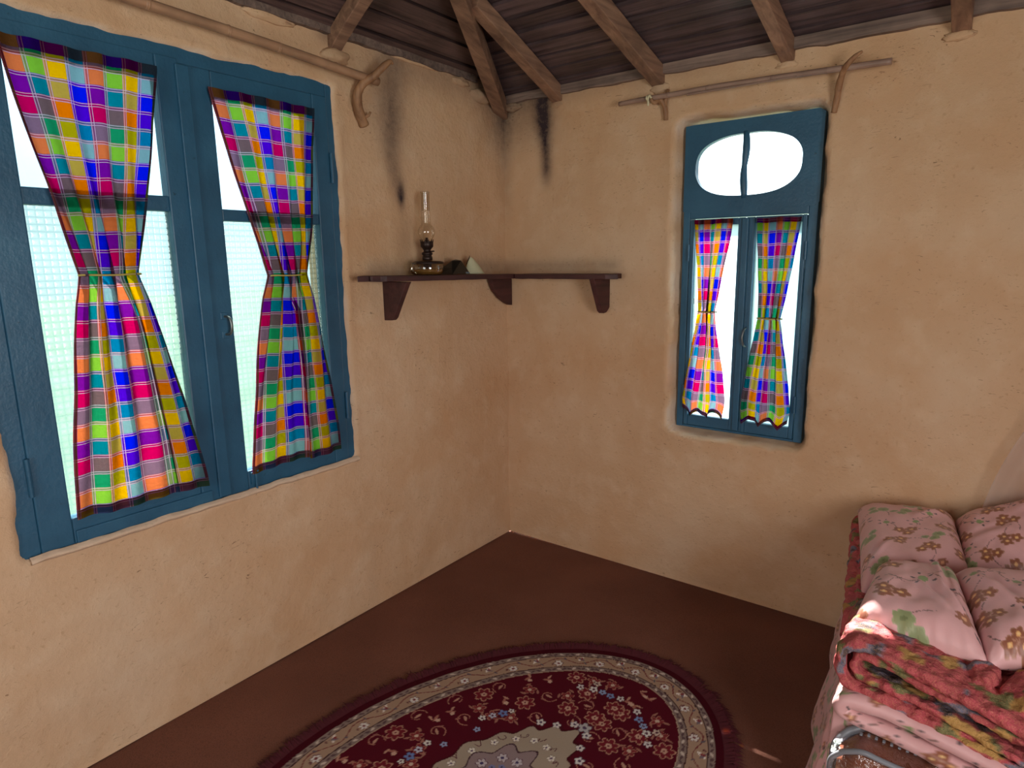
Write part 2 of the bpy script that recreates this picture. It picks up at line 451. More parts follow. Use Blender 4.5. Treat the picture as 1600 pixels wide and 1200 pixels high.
wr = wall('wall_right', RY-.04, .04, 0, 1, (-3.1, -1.9, .75, 1.95), None, res=.05, hr=.03); wr.location.x = RX
wf = wall('wall_front', -.04, RX+.04, 1, -1, (.75, 2.25, .6, 2.1), None, res=.05, hr=.03); wf.location.y = RY

# floor
s = NT('brown_floor'); o_ = s.obj()
b_ = s.ramp(s.noise(o_, 2.2, 5), [(.3, lin((108, 68, 54))), (.7, lin((126, 82, 66)))])
b_ = s.mix(s.ramp(s.noise(o_, 240, 2), [(.45, (0,)*3), (.7, (.4,)*3)]), b_, linA((70, 44, 36)))
M['floor'] = s.done(s.bsdf(b_, .8, s.bump(s.math('ADD', s.noise(o_, 300, 3), s.math('MULTIPLY', s.noise(o_, 7, 3), 1.5)), .3, .006), Specular_IOR_Level=.2))
fl = grid('floor', 60, 80, lambda u, v: (-.02+u*(RX+.04), RY-.02+v*(-RY+.04), .004*n3(u*8, v*9)-.004), M['floor']); tag(fl, kind='structure')
sub = MB().box((-.3, RY-.3, -.3), (RX+.3, .2, -.02)).build('foundation', M['wall']); tag(sub, kind='structure')

# outdoors ground
s = NT('grass_ground'); o_ = s.obj()
M['ground'] = s.done(s.bsdf(s.ramp(s.noise(o_, .6, 5), [(.3, lin((78, 98, 80))), (.7, lin((98, 116, 100)))]), .9))
g = grid('ground', 40, 40, lambda u, v: (-40+80*u, -40+80*v, -.35+.15*n3(u*20, v*20)), M['ground']); tag(g, kind='structure')

# ------------------------------------------------------------------ ceiling
ZB, ZL, SB, SL = 2.30, 2.345, .35, .66
def xl(d): return (ZB+SB*d-ZL)/SL
def db(e): return (ZL+SL*e-ZB)/SB
DM = -RY/2; EM = DM*SB/SL+(ZB-ZL)/SL
t_ = .06
zr = ZB+SB*DM
c00 = (-.1, .1, ZB-.035+t_); 
hipL = (EM, -DM, zr+t_); hipR = (RX-EM, -DM, zr+t_)
A = (-.3, .25, ZB-.1+t_); B = (RX+.3, .25, ZB-.1+t_); Cc = (RX+.3, RY-.25, ZB-.1+t_); D = (-.3, RY-.25, ZB-.1+t_)
cv = [A, B, Cc, D, hipL, hipR]; cv += [(p[0], p[1], p[2]+.12) for p in cv]
ceil = mesh_obj('ceiling', cv, [(0, 1, 5, 4), (2, 3, 4, 5), (3, 0, 4), (1, 2, 5), (6, 10, 11, 7), (8, 11, 10, 9), (9, 10, 6), (7, 11, 8),
    (0, 6, 7, 1), (1, 7, 8, 2), (2, 8, 9, 3), (3, 9, 6, 0)], mat_plain('roof_felt', (40, 32, 32), .9)); tag(ceil, kind='structure')
BW = .086
def board_mesh(L, ax, seed, skew0, skew1):
    rnd = random.Random(seed); n = 14; tl_ = rnd.uniform(-.4, 1)
    vs = []; fs = []
    for i in range(n+1):
        f = i/n
        for k, (a, b) in enumerate(((0, -.004+.007*tl_), (BW-.009, -.010-.007*tl_), (BW-.009, .012), (0, .012))):
            q = a/(BW+.012)
            s0 = skew0*q; s1 = -skew1*q
            al_ = s0+(L+s1-s0)*f
            vs.append((al_, a+.0025*n3(f*9, seed, a*10), b+.002*n3(f*6, seed+4, a*30)))
    for i in range(n):
        for j in range(4): fs.append((i*4+j, i*4+4+j, i*4+4+(j+1) % 4, i*4+(j+1) % 4))
    fs.append((0, 1, 2, 3)); e = n*4; fs.append((e+3, e+2, e+1, e))
    return vs, fs
def place_boards(facet):
    H = DM if facet in 'BF' else EM
    sl_ = SB if facet in 'BF' else SL
    run = BW/math.sqrt(1+sl_**2); cosA = 1/math.sqrt(1+sl_**2); sinA = sl_*cosA
    i = 0; d = -.03
    while d < H-.01:
        if facet in 'BF':
            a0 = max(xl(d), -.02); L = RX-2*a0; k = SB/SL*cosA*(BW+.012); z = ZB+SB*d
        else:
            a0 = max(db(d), -.0); L = -RY-2*a0; k = SL/SB*cosA*(BW+.012); z = ZL+SL*d
        if a0 <= 0: k = 0
        if L < .15: break
        vs, fs = board_mesh(L, 0, i*7+ord(facet), k, k)
        out = []
        for (a, b, c) in vs:
            h = b*cosA-c*sinA; zz = b*sinA+c*cosA
            if facet == 'B': p = (a0+a, -(d+h), z+zz)
            elif facet == 'F': p = (a0+a, RY+(d+h), z+zz)
            elif facet == 'L': p = (d+h, -(a0+a), z+zz)
            else: p = (RX-(d+h), -(a0+a), z+zz)
            out.append(p)
        mesh_obj('board', out, fs, M['board'] if facet in 'BF' else M['board_y'], ceil)
        d += run; i += 1
for f_ in 'BLFR': place_boards(f_)
def rafter(p0, p1, wd=.055, dp=.07, upv=(0, 0, 1)):
    b = MB().beam(p0, p1, wd, dp, upv, .004, 8); return b.build('rafter', M['rafter'], ceil, bevel=.004)
O = .012
def bz(d): return ZB+SB*d-O
def lz(e): return ZL+SL*e-O
rafter((.318, .03, bz(-.03)), (.345, -.62, bz(.62)), .055, .062)
rafter((.832, .03, bz(-.03)), (.70, -1.66, bz(1.66)), .058, .07)
rafter((1.345, .03, bz(-.03)), (1.27, -DM, bz(DM)), .05, .07)
rafter((1.880, .03, bz(-.03)), (1.90, -DM, bz(DM)), .055, .075)
rafter((2.42, .03, bz(-.03)), (2.42, -1.9, bz(1.9)))
rafter((2.95, .03, bz(-.03)), (2.95, -.95, bz(.95)))
for x_ in (.5, 1.1, 1.7, 2.3, 2.9):
    dd = min(DM, db(min(x_, RX-x_))) if min(x_, RX-x_) < EM else DM
    rafter((x_, RY-.03, bz(-.03)), (x_, RY+dd, bz(dd)))
for y_ in (-1.03, -1.75, -2.5, -3.2):
    ee = min(EM, max(.2, xl(min(-y_, y_-RY))))
    rafter((-.03, y_, lz(-.03)), (ee, y_, lz(ee)), .05, .055)
    rafter((RX+.03, y_, lz(-.03)), (RX-ee, y_, lz(ee)), .065, .085)
for (cx_, cy_, sx, sy) in ((-.02, .02, 1, -1), (RX+.02, .02, -1, -1), (-.02, RY-.02, 1, 1), (RX+.02, RY-.02, -1, 1)):
    rafter((cx_, cy_, ZB-.045), (cx_+sx*(EM+.02), cy_+sy*(DM+.02), zr-.035), .06, .075)
rafter((EM, -DM, zr-.02), (RX-EM, -DM, zr-.02), .06, .1)
# flat grey plank lying on top of the back wall, and along the left wall
def plank_edge(name, fn, mat, n=70):
    vs = []; fs = []
    for i in range(n+1):
        f = i/n; 
        for p in fn(f): vs.append(p)
    for i in range(n):
        for j in range(4): fs.append((i*4+j, i*4+(j+1) % 4, i*4+4+(j+1) % 4, i*4+4+j))
    fs.append((3, 2, 1, 0)); e = n*4; fs.append((e, e+1, e+2, e+3))
    o = mesh_obj(name, vs, fs, mat); tag(o, kind='structure'); return o
def pe(f):
    x = .03+2.2*f; y = -.020-.006*n3(x*4, 1); zb = ZB-.045+.008*n3(x*9, 2)+.004*n3(x*30, 2)-.010*f; return [(x, y, zb), (x, y, ZB-.008), (x, .02, ZB-.008), (x, .02, zb)]
plank_edge('trim_1', pe, M['plate'])
def pe2(f):
    y = -.22-2.2*f; x = .018+.010*n3(y*5, 4); zb = ZL-.028+.008*n3(y*11, 2)+.005*n3(y*35, 2)+.012*f; return [(x, y, zb), (x, y, ZL+.02), (-.02, y, ZL+.02), (-.02, y, zb)]
plank_edge('trim_2', pe2, M['plate'])
# mud packed round the rafter ends
def blob(center, r, seed, name='mud_packing', mat='wall'):
    bm = bmesh.new(); bmesh.ops.create_icosphere(bm, subdivisions=3, radius=1)
    for v in bm.verts:
        k = 1+.35*n3(v.co.x*2+seed, v.co.y*2, v.co.z*2)+.12*n3(v.co.x*7, v.co.y*7+seed, v.co.z*7)
        v.co = Vector((center[0]+v.co.x*r[0]*k, center[1]+v.co.y*r[1]*k, center[2]+v.co.z*r[2]*k))
    me = bpy.data.meshes.new(name); bm.to_mesh(me); bm.free(); me.materials.append(M[mat])
    me.polygons.foreach_set('use_smooth', [True]*len(me.polygons))
    o = bpy.data.objects.new(name, me); COL.objects.link(o); return o
wb = bpy.data.objects['wall_back']; wl = bpy.data.objects['wall_left']
for i, (c, r, so_) in enumerate((((.318, .004, 2.215), (.040, .009, .020), .35), ((.832, .0, 2.205), (.045, .009, .022), .2), ((1.345, 0, 2.205), (.04, .009, .014), 0),
        ((1.88, 0, 2.2), (.045, .009, .016), 0), ((.06, -.01, 2.235), (.05, .02, .022), .6))):
    o = blob(c, r, i*3.1); o.parent = wb; set_float(o.data, [so_]*len(o.data.vertices), 'soot_shade')
for i, (c, r, so_) in enumerate((((0, -1.03, 2.255), (.03, .06, .03), .1), ((0, -.17, 2.265), (.03, .10, .035), .45), ((0, -.33, 2.30), (.022, .06, .022), .3), ((.0, -1.3, 2.32), (.015, .10, .02), 0), ((0, -.62, 2.325), (.015, .15, .015), .1))):
    o = blob(c, r, 40+i*3.1); o.parent = wl; set_float(o.data, [so_]*len(o.data.vertices), 'soot_shade')

# ------------------------------------------------------------------ window 1 (left wall); frame face at x=FX
w1 = empty('window_1', (0, -1.62, .7)); tag(w1, kind='structure')
def chi(o, par):   # parent keeping world position
    bpy.context.view_layer.update() if False else None
    o.parent = par; o.matrix_parent_inverse = Matrix.Translation(-Vector(world_loc(par))); return o
def world_loc(o):
    l = Vector(o.location); p = o.parent
    if p is not None: l = l+Vector(p.location)*0
    return l
def part(mb, name, mat, par, bevel=.003, smooth=False):
    """mesh given in world coordinates, parented to an Empty/mesh whose world position is known"""
    o = mb.build(name, mat, None, smooth, None, bevel)
    base = par
    off = Vector((0, 0, 0))
    while base is not None: off += Vector(base.location); base = base.parent
    o.parent = par; o.matrix_parent_inverse = Matrix.Identity(4)
    o.data.transform(Matrix.Translation(-off)); return o
X0 = -.006
fr = MB()
y0, y1, z0, z1 = W1
fr.box((X0-.09, y0-.02, z0-.02), (X0-.004, y0+.043, z1+.02)); fr.box((X0-.09, y1-.030, z0-.02), (X0-.004, y1+.02, z1+.02))
fr.box((X0-.09, y0+.043, z1-.045), (X0-.004, y1-.030, z1+.02)); fr.box((X0-.09, y0+.043, z0-.02), (X0-.004, y1-.030, z0+.006))
part(fr, 'frame', M['paint'], w1)
def sash(par, ya, yb, gla, glb, gzb, gzt, rz0, rz1, zb, zt, flip=False, x=X0):
    m = MB()
    m.box((x-.045, ya, zb), (x, gla, zt)); m.box((x-.045, glb, zb), (x, yb, zt))
    m.box((x-.043, gla, zb), (x-.002, glb, gzb)); m.box((x-.043, gla, gzt), (x-.002, glb, zt))
    s_ = part(m, 'sash', M['paint'], par, .004)
    def sub(mb, n, mt, bev=.002): return part(mb, n, mt, s_, bev)
    sub(MB().box((x-.040, gla-.001, rz0), (x-.004, glb+.001, rz1)), 'glazing_bar', M['paint'], .004)
    for (a, b, mt, nm) in ((gzb, rz0, 'pglass', 'patterned_pane'), (rz1, gzt, 'glass', 'clear_pane')):
        sub(MB().box((x-.028, gla-.004, a-.004), (x-.025, glb+.004, b+.004)), nm, M[mt], 0)
    return s_, sub
s1, sub1 = sash(w1, -2.157, -1.626, -2.075, -1.694, .782, 2.048, 1.662, 1.708, .704, 2.118)
s2, sub2 = sash(w1, -1.612, -1.078, -1.524, -1.142, .772, 2.030, 1.640, 1.678, .704, 2.105)
# overlapping cover strip of the meeting stiles, weather board lines at the bottom rails
sub2(MB().box((X0-.002, -1.638, .712), (X0+.010, -1.596, 2.100)), 'cover_strip', M['paint'], .003)
sub1(MB().box((X0-.003, -2.070, .706), (X0+.006, -1.66, .744)), 'weather_board', M['paint'], .003)
# handle (little curved pull on a round plate) on the right sash
hy, hz = -1.556, 1.296
hd = MB().tube(smooth_path([(X0, hy, hz+.030), (X0+.022, hy+.006, hz+.026), (X0+.030, hy+.008, hz), (X0+.022, hy+.006, hz-.026), (X0, hy, hz-.030)]), .0045, 8)
hd.lathe([(0, 0)], (0, 0, 0)) if False else None
sub2(hd, 'handle', M['metal'], 0)
pl_ = MB()
for k in (-1, 1):
    pl_.box((X0-.001, hy-.013, hz+k*.032-.012), (X0+.003, hy+.013, hz+k*.032+.012))
sub2(pl_, 'handle_plate', M['paint'], .002)
# small bolt at the bottom of the right sash
bt = MB().tube([(X0+.010, -1.50, .70), (X0+.010, -1.50, .775)], .0045, 8); bt.box((X0-.001, -1.515, .722), (X0+.005, -1.485, .765)); bt.tube([(X0+.01, -1.50, .77), (X0+.022, -1.497, .772)], .004, 6)
sub2(bt, 'bolt', M['paint'], .001)
# hinges
for sb_, yy in ((sub1, -2.160), (sub2, -1.074)):
    for zz in (.93, 1.85):
        sb_(MB().tube([(X0+.004, yy, zz-.055), (X0+.004, yy, zz+.055)], .0065, 8), 'hinge', M['paint'], 0)
# rough plaster sill lip below the window
sil = grid('sill', 120, 8, lambda u, v: (.002+.014*math.sin(v*PI)+.004*n3(u*30, v*2), y0+.01+u*(y1-y0-.0), z0+.006-.024*v+.005*n3(u*14, 5)), M['wall']); sil.parent = wl
set_float(sil.data, [.6]*len(sil.data.vertices), 'rim')

# ------------------------------------------------------------------ window 2 (back wall), faces -y
w2 = empty('window_2', (1.2, 0, .735)); tag(w2, kind='structure')
Y0 = .046
a0, a1, c0, c1 = W2
fr = MB()
fr.box((a0+.026, Y0+.004, c0+.024), (.968, Y0+.074, c1-.03)); fr.box((1.446, Y0+.004, c0+.024), (a1-.020, Y0+.074, c1-.03))
fr.box((.968, Y0+.004, c0+.024), (1.446, Y0+.08, c0+.034)); fr.box((.968, Y0+.004, 1.662), (1.446, Y0+.08, 1.700))
part(fr, 'frame', M['paint'], w2)
s = NT('frosted_glass'); tl = s.n('BsdfTranslucent'); tl.inputs[0].default_value = (.40, .50, .52, 1); gl = s.n('BsdfGlossy'); gl.inputs['Roughness'].default_value = .2
s.l(s.bump(s.noise(s.obj(), 130, 2), .6, .003), gl.inputs['Normal']); m_ = s.n('MixShader'); m_.inputs[0].default_value = .12; s.l(tl.outputs[0], m_.inputs[1]); s.l(gl.outputs[0], m_.inputs[2]); M['frost'] = s.done(m_.outputs[0])
# fan light board with an oval hole split by a mullion
def fanlight():
    vs = []; fs = []; n = 96
    cx, cz, a, b = 1.197, 1.868, .213, .121
    bx0, bx1, bz0, bz1 = .936, 1.482, 1.690, 2.045
    for k in range(n):
        th = 2*PI*k/n; c, s_ = math.cos(th), math.sin(th)
        e = 2.5
        r = (abs(c)**e+abs(s_)**e)**(-1/e)
        wv = 1+.012*n3(c*2, s_*2, 3)
        px, pz = cx+a*c*r*wv, cz+b*s_*r*wv
        t = min((bx1-cx)/c if c > 1e-6 else ((bx0-cx)/c if c < -1e-6 else 9), (bz1-cz)/s_ if s_ > 1e-6 else ((bz0-cz)/s_ if s_ < -1e-6 else 9))
        ox, oz = cx+c*t, cz+s_*t
        vs += [(px, Y0+.002, pz), (ox, Y0+.002, oz), (px, Y0+.032, pz), (ox, Y0+.032, oz)]
    for k in range(n):
        i = k*4; j = ((k+1) % n)*4
        fs += [(i, i+1, j+1, j), (i+2, j+2, j+3, i+3), (i, j, j+2, i+2), (i+1, i+3, j+3, j+1)]
    m = MB().add(vs, fs); return m
f2 = part(fanlight(), 'fanlight_board', M['paint'], w2, 0)
ml_ = []
for i in range(15):
    z = 1.735+.262*i/14; ml_.append((1.189+.003*math.sin(z*30), Y0+.010, z))
mm = MB().tube(ml_, [.0115+.004*abs(math.sin(i*.45)) for i in range(15)], 8)
part(mm, 'mullion', M['paint'], f2, 0, True)
part(MB().box((.975, Y0+.018, 1.735), (1.42, Y0+.021, 2.0)), 'fanlight_pane', mat_glass('fanlight_glass', (1, 1, 1), .02), f2, 0)
def sash2(xa, xb, ga, gb, sun_slit=False):
    m = MB(); zb, zt = .752, 1.658
    m.box((xa, Y0, zb), (ga, Y0+.04, zt)); m.box((gb, Y0, zb), (xb, Y0+.04, zt)); m.box((ga, Y0+.002, zb), (gb, Y0+.038, .800)); m.box((ga, Y0+.002, 1.632), (gb, Y0+.038, zt))
    s_ = part(m, 'sash', M['paint'], w2, .003)
    m = MB()
    if sun_slit:      # lower and upper piece, with an added slit that casts the sun streak
        m.add([(ga-.003, Y0+.023, .797), (gb+.003, Y0+.023, .797), (gb+.003, Y0+.023, 1.315), (1.085, Y0+.023, 1.313), (ga-.003, Y0+.023, 1.296),
               (ga-.003, Y0+.023, 1.322), (1.085, Y0+.023, 1.317), (gb+.003, Y0+.023, 1.315), (gb+.003, Y0+.023, 1.635), (ga-.003, Y0+.023, 1.635)], [(0, 1, 2, 3, 4), (5, 6, 7, 8, 9)])
    else: m.box((ga-.003, Y0+.022, .797), (gb+.003, Y0+.025, 1.635))
    part(m, 'frosted_pane', M['frost'], s_, 0)
    return s_
sa = sash2(.972, 1.207, .990, 1.178, True); sb = sash2(1.211, 1.443, 1.246, 1.426)
part(MB().box((1.196, Y0-.010, .757), (1.222, Y0+.002, 1.655)), 'cover_strip', M['paint'], sb, .003)
part(MB().box((1.226, Y0-.004, .757), (1.232, Y0+.002, 1.655)), 'bead', M['paint'], sb, .001)
part(MB().tube(smooth_path([(1.232, Y0, 1.205), (1.230, Y0-.020, 1.195), (1.226, Y0-.026, 1.165), (1.230, Y0-.020, 1.135), (1.234, Y0, 1.125)]), .0042, 8), 'handle', M['metal'], sb, 0)
for s_, xx in ((sa, .969), (sb, 1.446)):
    for zz in (.90, 1.52): part(MB().tube([(xx, Y0-.004, zz-.035), (xx, Y0-.004, zz+.035)], .0055, 8), 'hinge', M['paint'], s_, 0)

# ------------------------------------------------------------------ curtains
def curtain(label, prof, to_world, ncol, nrow, u_off, v_off, folds, seed, puff=0.0, foldover=(), npl=6):
    """prof: (z, left, right) at top, tie, bottom"""
    (zt, lt, rt_), (zm, lm, rm), (zb, lb, rb) = prof
    org = to_world((lt+rt_)/2, 0, zt)
    root = empty('curtain', org); tag(root, label, 'curtain', 'plaid curtains tied in the middle')
    NU, NV = 150, 200; ft = (zt-zm)/(zt-zb)
    def fn(u, v):
        z = zt+(zb-zt)*v
        if v < ft:
            t = max(0, v/ft); k = t**1.08; l = lt+(lm-lt)*k; r = rt_+(rm-rt_)*k; pin = t**3
            amp = .005+.009*t*t
        else:
            t = min(1, (v-ft)/(1-ft)); k = 1-(1-t)**1.25 if not puff else 1-(1-t)**1.5
            l = lm+(lb-lm)*k; r = rm+(rb-rm)*k; pin = (1-t)**6
            amp = .006+.008*(1-t)
            if puff:
                e = sstep(.75, 1, t); c_ = (l+r)/2; sc = 1-.10*e*e; l = c_+(l-c_)*sc; r = c_+(r-c_)*sc
                z += e*.030*(abs(math.sin(u*PI*2.5+seed)))
        s_ = u; off = 0
        for (u0, am, side) in foldover:
            hv = am*(sstep(0, .12, (v-ft)) if side > 0 else sstep(.0, ft, v))*(1 if side < 0 else (1-.45*t))
            if side > 0 and v < ft: hv = 0
            if side < 0 and v >= ft: hv = am*(1-min(1, 2*(v-ft)))
            s_ += hv*math.exp(-((u-u0)/.055)**2); off += .010*math.tanh((u-u0)/.03)*min(1, hv*12)
        ph = 2*PI*(npl*s_+.35*n3(v*2.5, seed)*2)
        lat = .010*pin*math.sin(ph*1.0+1)
        h = l+(r-l)*s_+lat*(1-abs(2*u-1))+.003*n3(u*2, v*9, seed)*(1-pin)
        d = amp*math.sin(ph)+.004*n3(u*4, v*7, seed+3)+off+.010+amp
        if puff and v > ft: d += .030*sstep(.2, .8, t)*math.sin(PI*min(1, max(0, u)))
        z += .003*n3(u*6, v*3, seed+8)+.004*math.sin(u*9+seed)*(1 if v > .5 else .3)*abs(2*v-1)
        p = to_world(h, d, z); return (p[0]-org[0], p[1]-org[1], p[2]-org[2])
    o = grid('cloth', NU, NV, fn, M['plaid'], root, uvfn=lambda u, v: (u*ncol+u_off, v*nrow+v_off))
    # hems: a second layer of the same cloth along the top and the bottom
    def hem(name, v0, v1, du=0, uu=None):
        def f(u, v):
            a = fn(u if uu is None else uu[0]+(uu[1]-uu[0])*u, v0+(v1-v0)*v)
            k = to_world(0, .003, 0); return (a[0]+k[0]-to_world(0, 0, 0)[0], a[1]+k[1]-to_world(0, 0, 0)[1], a[2])
        return grid(name, 150 if uu is None else 3, 4 if uu is None else 160, f, M['hem'], root, uvfn=lambda u, v: ((u if uu is None else uu[0]+(uu[1]-uu[0])*u)*ncol+u_off+2, (v0+(v1-v0)*v)*nrow+v_off+2))
    hem('hem', -.006, .016); hem('hem', .984, 1.006)
    if not puff:
        hem('side_hem', .0, 1.0, 0, (.0, .022)); hem('side_hem', .0, 1.0, 0, (.978, 1.0))
    cpts = []
    for i in range(25):
        th = 2*PI*i/24; h = (lm+rm)/2+(rm-lm)/2*1.03*math.cos(th); d = .020+.018*math.sin(th)
        p = to_world(h, max(d, .002), zm+.001*math.sin(3*th)); cpts.append((p[0]-org[0], p[1]-org[1], p[2]-org[2]))
    MB().tube(cpts, .0028, 6, False).build('tie_cord', M['cord'], root, True)
    return root
# hem cloth: same plaid, denser because folded double, its missing backlight painted in as maroon
M['hem'] = mat_plaid('plaid_hem_cloth', .72)
for n_ in M['hem'].node_tree.nodes:
    if n_.type == 'MIX_SHADER': n_.inputs[0].default_value *= .45
tw1 = lambda h, d, z: (X0+.004+d, h, z)
tw2 = lambda h, d, z: (h, Y0-.002-d, z)
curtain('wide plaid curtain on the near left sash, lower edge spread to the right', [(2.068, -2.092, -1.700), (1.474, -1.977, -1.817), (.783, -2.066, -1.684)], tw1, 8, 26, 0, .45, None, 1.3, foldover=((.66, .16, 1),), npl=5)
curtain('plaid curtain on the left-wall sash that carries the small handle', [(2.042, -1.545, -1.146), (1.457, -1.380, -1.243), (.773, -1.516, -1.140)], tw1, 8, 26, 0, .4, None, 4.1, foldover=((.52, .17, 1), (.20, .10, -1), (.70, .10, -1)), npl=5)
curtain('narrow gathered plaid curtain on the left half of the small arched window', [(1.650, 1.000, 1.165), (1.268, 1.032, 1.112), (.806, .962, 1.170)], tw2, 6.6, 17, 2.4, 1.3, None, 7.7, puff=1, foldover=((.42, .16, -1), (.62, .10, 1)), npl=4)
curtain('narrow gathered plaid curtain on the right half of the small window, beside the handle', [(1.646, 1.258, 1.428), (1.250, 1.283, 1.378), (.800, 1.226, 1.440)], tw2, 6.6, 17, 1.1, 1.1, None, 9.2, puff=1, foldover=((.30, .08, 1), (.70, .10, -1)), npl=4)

# ------------------------------------------------------------------ bamboo poles and branch hooks
def pole(p0, p1, rad, nodes, mat, label, grp):
    p0 = Vector(p0); p1 = Vector(p1); org = p0.lerp(p1, .5)
    pts = []; rr = []
    n = 60
    for i in range(n+1):
        f = i/n; p = p0.lerp(p1, f)-org; p.z += .006*math.sin(f*PI*1.3)+.002*n3(f*6, rad*100); pts.append(p)
        r = rad*(1+.10*(f-.5)); 
        rr.append(r)
    b = MB().tube(pts, rr, 14); o = b.build('curtain_pole', mat, None, True, None); o.location = org
    o.data.polygons[-1].use_smooth = False
    tag(o, label, 'pole', grp)
    for f in nodes:
        p = p0.lerp(p1, f)-org; p.z += .006*math.sin(f*PI*1.3); t = (p1-p0).normalized()
        MB().tube([p-t*.006, p-t*.002, p, p+t*.002, p+t*.006], [rad*1.0, rad*1.06, rad*.98, rad*1.12, rad*1.0], 14).build('node_ring', mat, o, True)
    return o
pole((.062, -2.15, 2.232), (.062, -.880, 2.190), .0155, (.10, .33, .52, .66, .84), M['bamboo'], 'long bamboo curtain pole over the large left window', None)
pr = pole((.672, -.055, 2.154), (1.700, -.060, 2.146), .0105, (.22, .38, .62, .8), M['bamboo_x'], 'thin bamboo curtain pole over the small back-wall window', None)
MB().tube(smooth_path([(.812, -.055+.012, 2.172), (.808, -.072, 2.160), (.812, -.070, 2.146), (.822, -.050, 2.140), (.830, -.068, 2.150), (.818, -.074, 2.162), (.815, -.07, 2.125)]), [.0045]*37, 6).build('white_rag_tie', M['rust'], None, True)
rag = bpy.data.objects['white_rag_tie']; rag.data.transform(Matrix.Translation(-Vector(pr.location))); rag.parent = pr; rag['label'] = 'pale rag tied round the pole'
# slit half of the pole
MB().box((.98, -.070, 2.140), (1.40, -.060, 2.146)).build('split_strip', M['bamboo_x'], None, False, None, .002)
sp_ = bpy.data.objects['split_strip']; sp_.data.transform(Matrix.Translation(-Vector(pr.location))); sp_.parent = pr
def hook(pts, rads, label, extra=()):
    org = Vector(pts[0]); P_ = [Vector(p)-org for p in pts]; sm = smooth_path(P_, 6)
    rr = np.interp(np.linspace(0, 1, len(sm)), np.linspace(0, 1, len(rads)), rads).tolist()
    rr = [r*(1+.10*n3(i*.6, r*50)) for i, r in enumerate(rr)]
    b = MB().tube(sm, rr, 10)
    o = b.build('pole_hook', M['branch'], None, True); o.location = org; tag(o, label, 'hook')
    for (q, r) in extra:
        Q = [Vector(p)-org for p in q]; MB().tube(Q, r, 8).build('twig_stub', M['branch'], o, True)
    return o
hook([(.010, -.915, 2.025), (.022, -.948, 2.075), (.040, -.965, 2.125), (.060, -.952, 2.165), (.090, -.925, 2.190), (.118, -.895, 2.228), (.128, -.872, 2.246), (.128, -.858, 2.240)],
     [.020, .019, .017, .0155, .0145, .013, .009, .003], 'crooked peeled branch hook at the end of the left pole',
     extra=(([(.02, -.932, 2.05), (.040, -.915, 2.058), (.046, -.910, 2.072)], [.008, .006, .005]),))
hook([(.0+.868, -.008, 2.07), (.866, -.016, 2.12), (.850, -.030, 2.150), (.836, -.060, 2.136), (.828, -.075, 2.150)],
     [.009, .010, .010, .009, .006], 'small forked branch hook under the rag tie on the back wall', extra=(([(.866, -.016, 2.12), (.872, -.02, 2.165), (.876, -.012, 2.19)], [.009, .008, .006]),))
hook([(1.520, -.006, 2.01), (1.530, -.020, 2.06), (1.540, -.040, 2.11), (1.560, -.070, 2.145), (1.590, -.080, 2.172), (1.610, -.075, 2.185)],
     [.010, .011, .011, .010, .008, .004], 'curved branch hook at the right end of the back-wall pole')

# ------------------------------------------------------------------ corner shelf
sh = empty('corner_shelf', (0, 0, 1.42)); tag(sh, 'dark maroon wooden corner shelf on three plank brackets', 'shelf')
def plankmesh(outline, zb, zt, seed, rough=.0015, n=3, tilt=0.0):
    k = len(outline); vs = [(x, y, zb+rough*n3(x*20, y*20, seed)) for x, y in outline]+[(x, y, zt+rough*n3(x*20, y*20, seed+2)) for x, y in outline]
    fs = [tuple(range(k))[::-1], tuple(range(k, 2*k))]+[(i, (i+1) % k, k+(i+1) % k, k+i) for i in range(k)]
    if tilt: vs = [(x, y, z-tilt*(y+.66)) for x, y, z in vs]
    return MB().add(vs, fs)
def edge(p, q, n, a, seed):
    return [(p[0]+(q[0]-p[0])*i/n+a*n3(i*1.3, seed), p[1]+(q[1]-p[1])*i/n+a*n3(i*1.7, seed+5)) for i in range(n)]
ol = [(.003, -.02)]+[(.003, -.95), (.02, -.965), (.04, -.985), (.085, -1.055), (.092, -1.060), (.098, -1.030), (.105, -1.0), (.118, -1.02), (.122, -1.010), (.128, -.975), (.146, -.96), (.152, -.93)]+edge((.155, -.90), (.165, -.02), 14, .003, 3)
part(plankmesh(ol, 1.418, 1.440, 3, tilt=.016), 'board', M['shelf'], sh, .002)
olb = [(.166, -.003)]+edge((.172, -.158), (.655, -.150), 10, .003, 8)+[(.665, -.148), (.712, -.120), (.705, -.11), (.690, -.105), (.700, -.09), (.678, -.06), (.672, -.003)]
part(plankmesh(olb, 1.409, 1.431, 7), 'board', M['shelf_x'], sh, .002)
def bracket(pts, axis, c, th, name='bracket', mat='shelf'):
    vs = []; k = len(pts)
    for s_ in (-th/2, th/2):
        for (a, z) in pts: vs.append((a, c+s_, z) if axis == 1 else (c+s_, a, z))
    fs = [tuple(range(k)), tuple(range(k, 2*k))[::-1]]+[(i, k+i, k+(i+1) % k, (i+1) % k) for i in range(k)]
    return part(MB().add(vs, fs), name, M[mat], sh, .003)
bracket([(.001, 1.418), (.150, 1.418), (.140, 1.405), (.062, 1.268), (.050, 1.258), (.001, 1.256)], 1, -.842, .026)
bracket([(-.002, 1.410), (-.172, 1.410), (-.165, 1.385), (-.145, 1.350), (-.10, 1.310), (-.055, 1.285), (-.02, 1.270), (-.002, 1.268)], 0, .026, .026)
bracket([(-.002, 1.410), (-.150, 1.410), (-.140, 1.39), (-.075, 1.262), (-.055, 1.250), (-.03, 1.253), (-.002, 1.275)], 0, .598, .028)

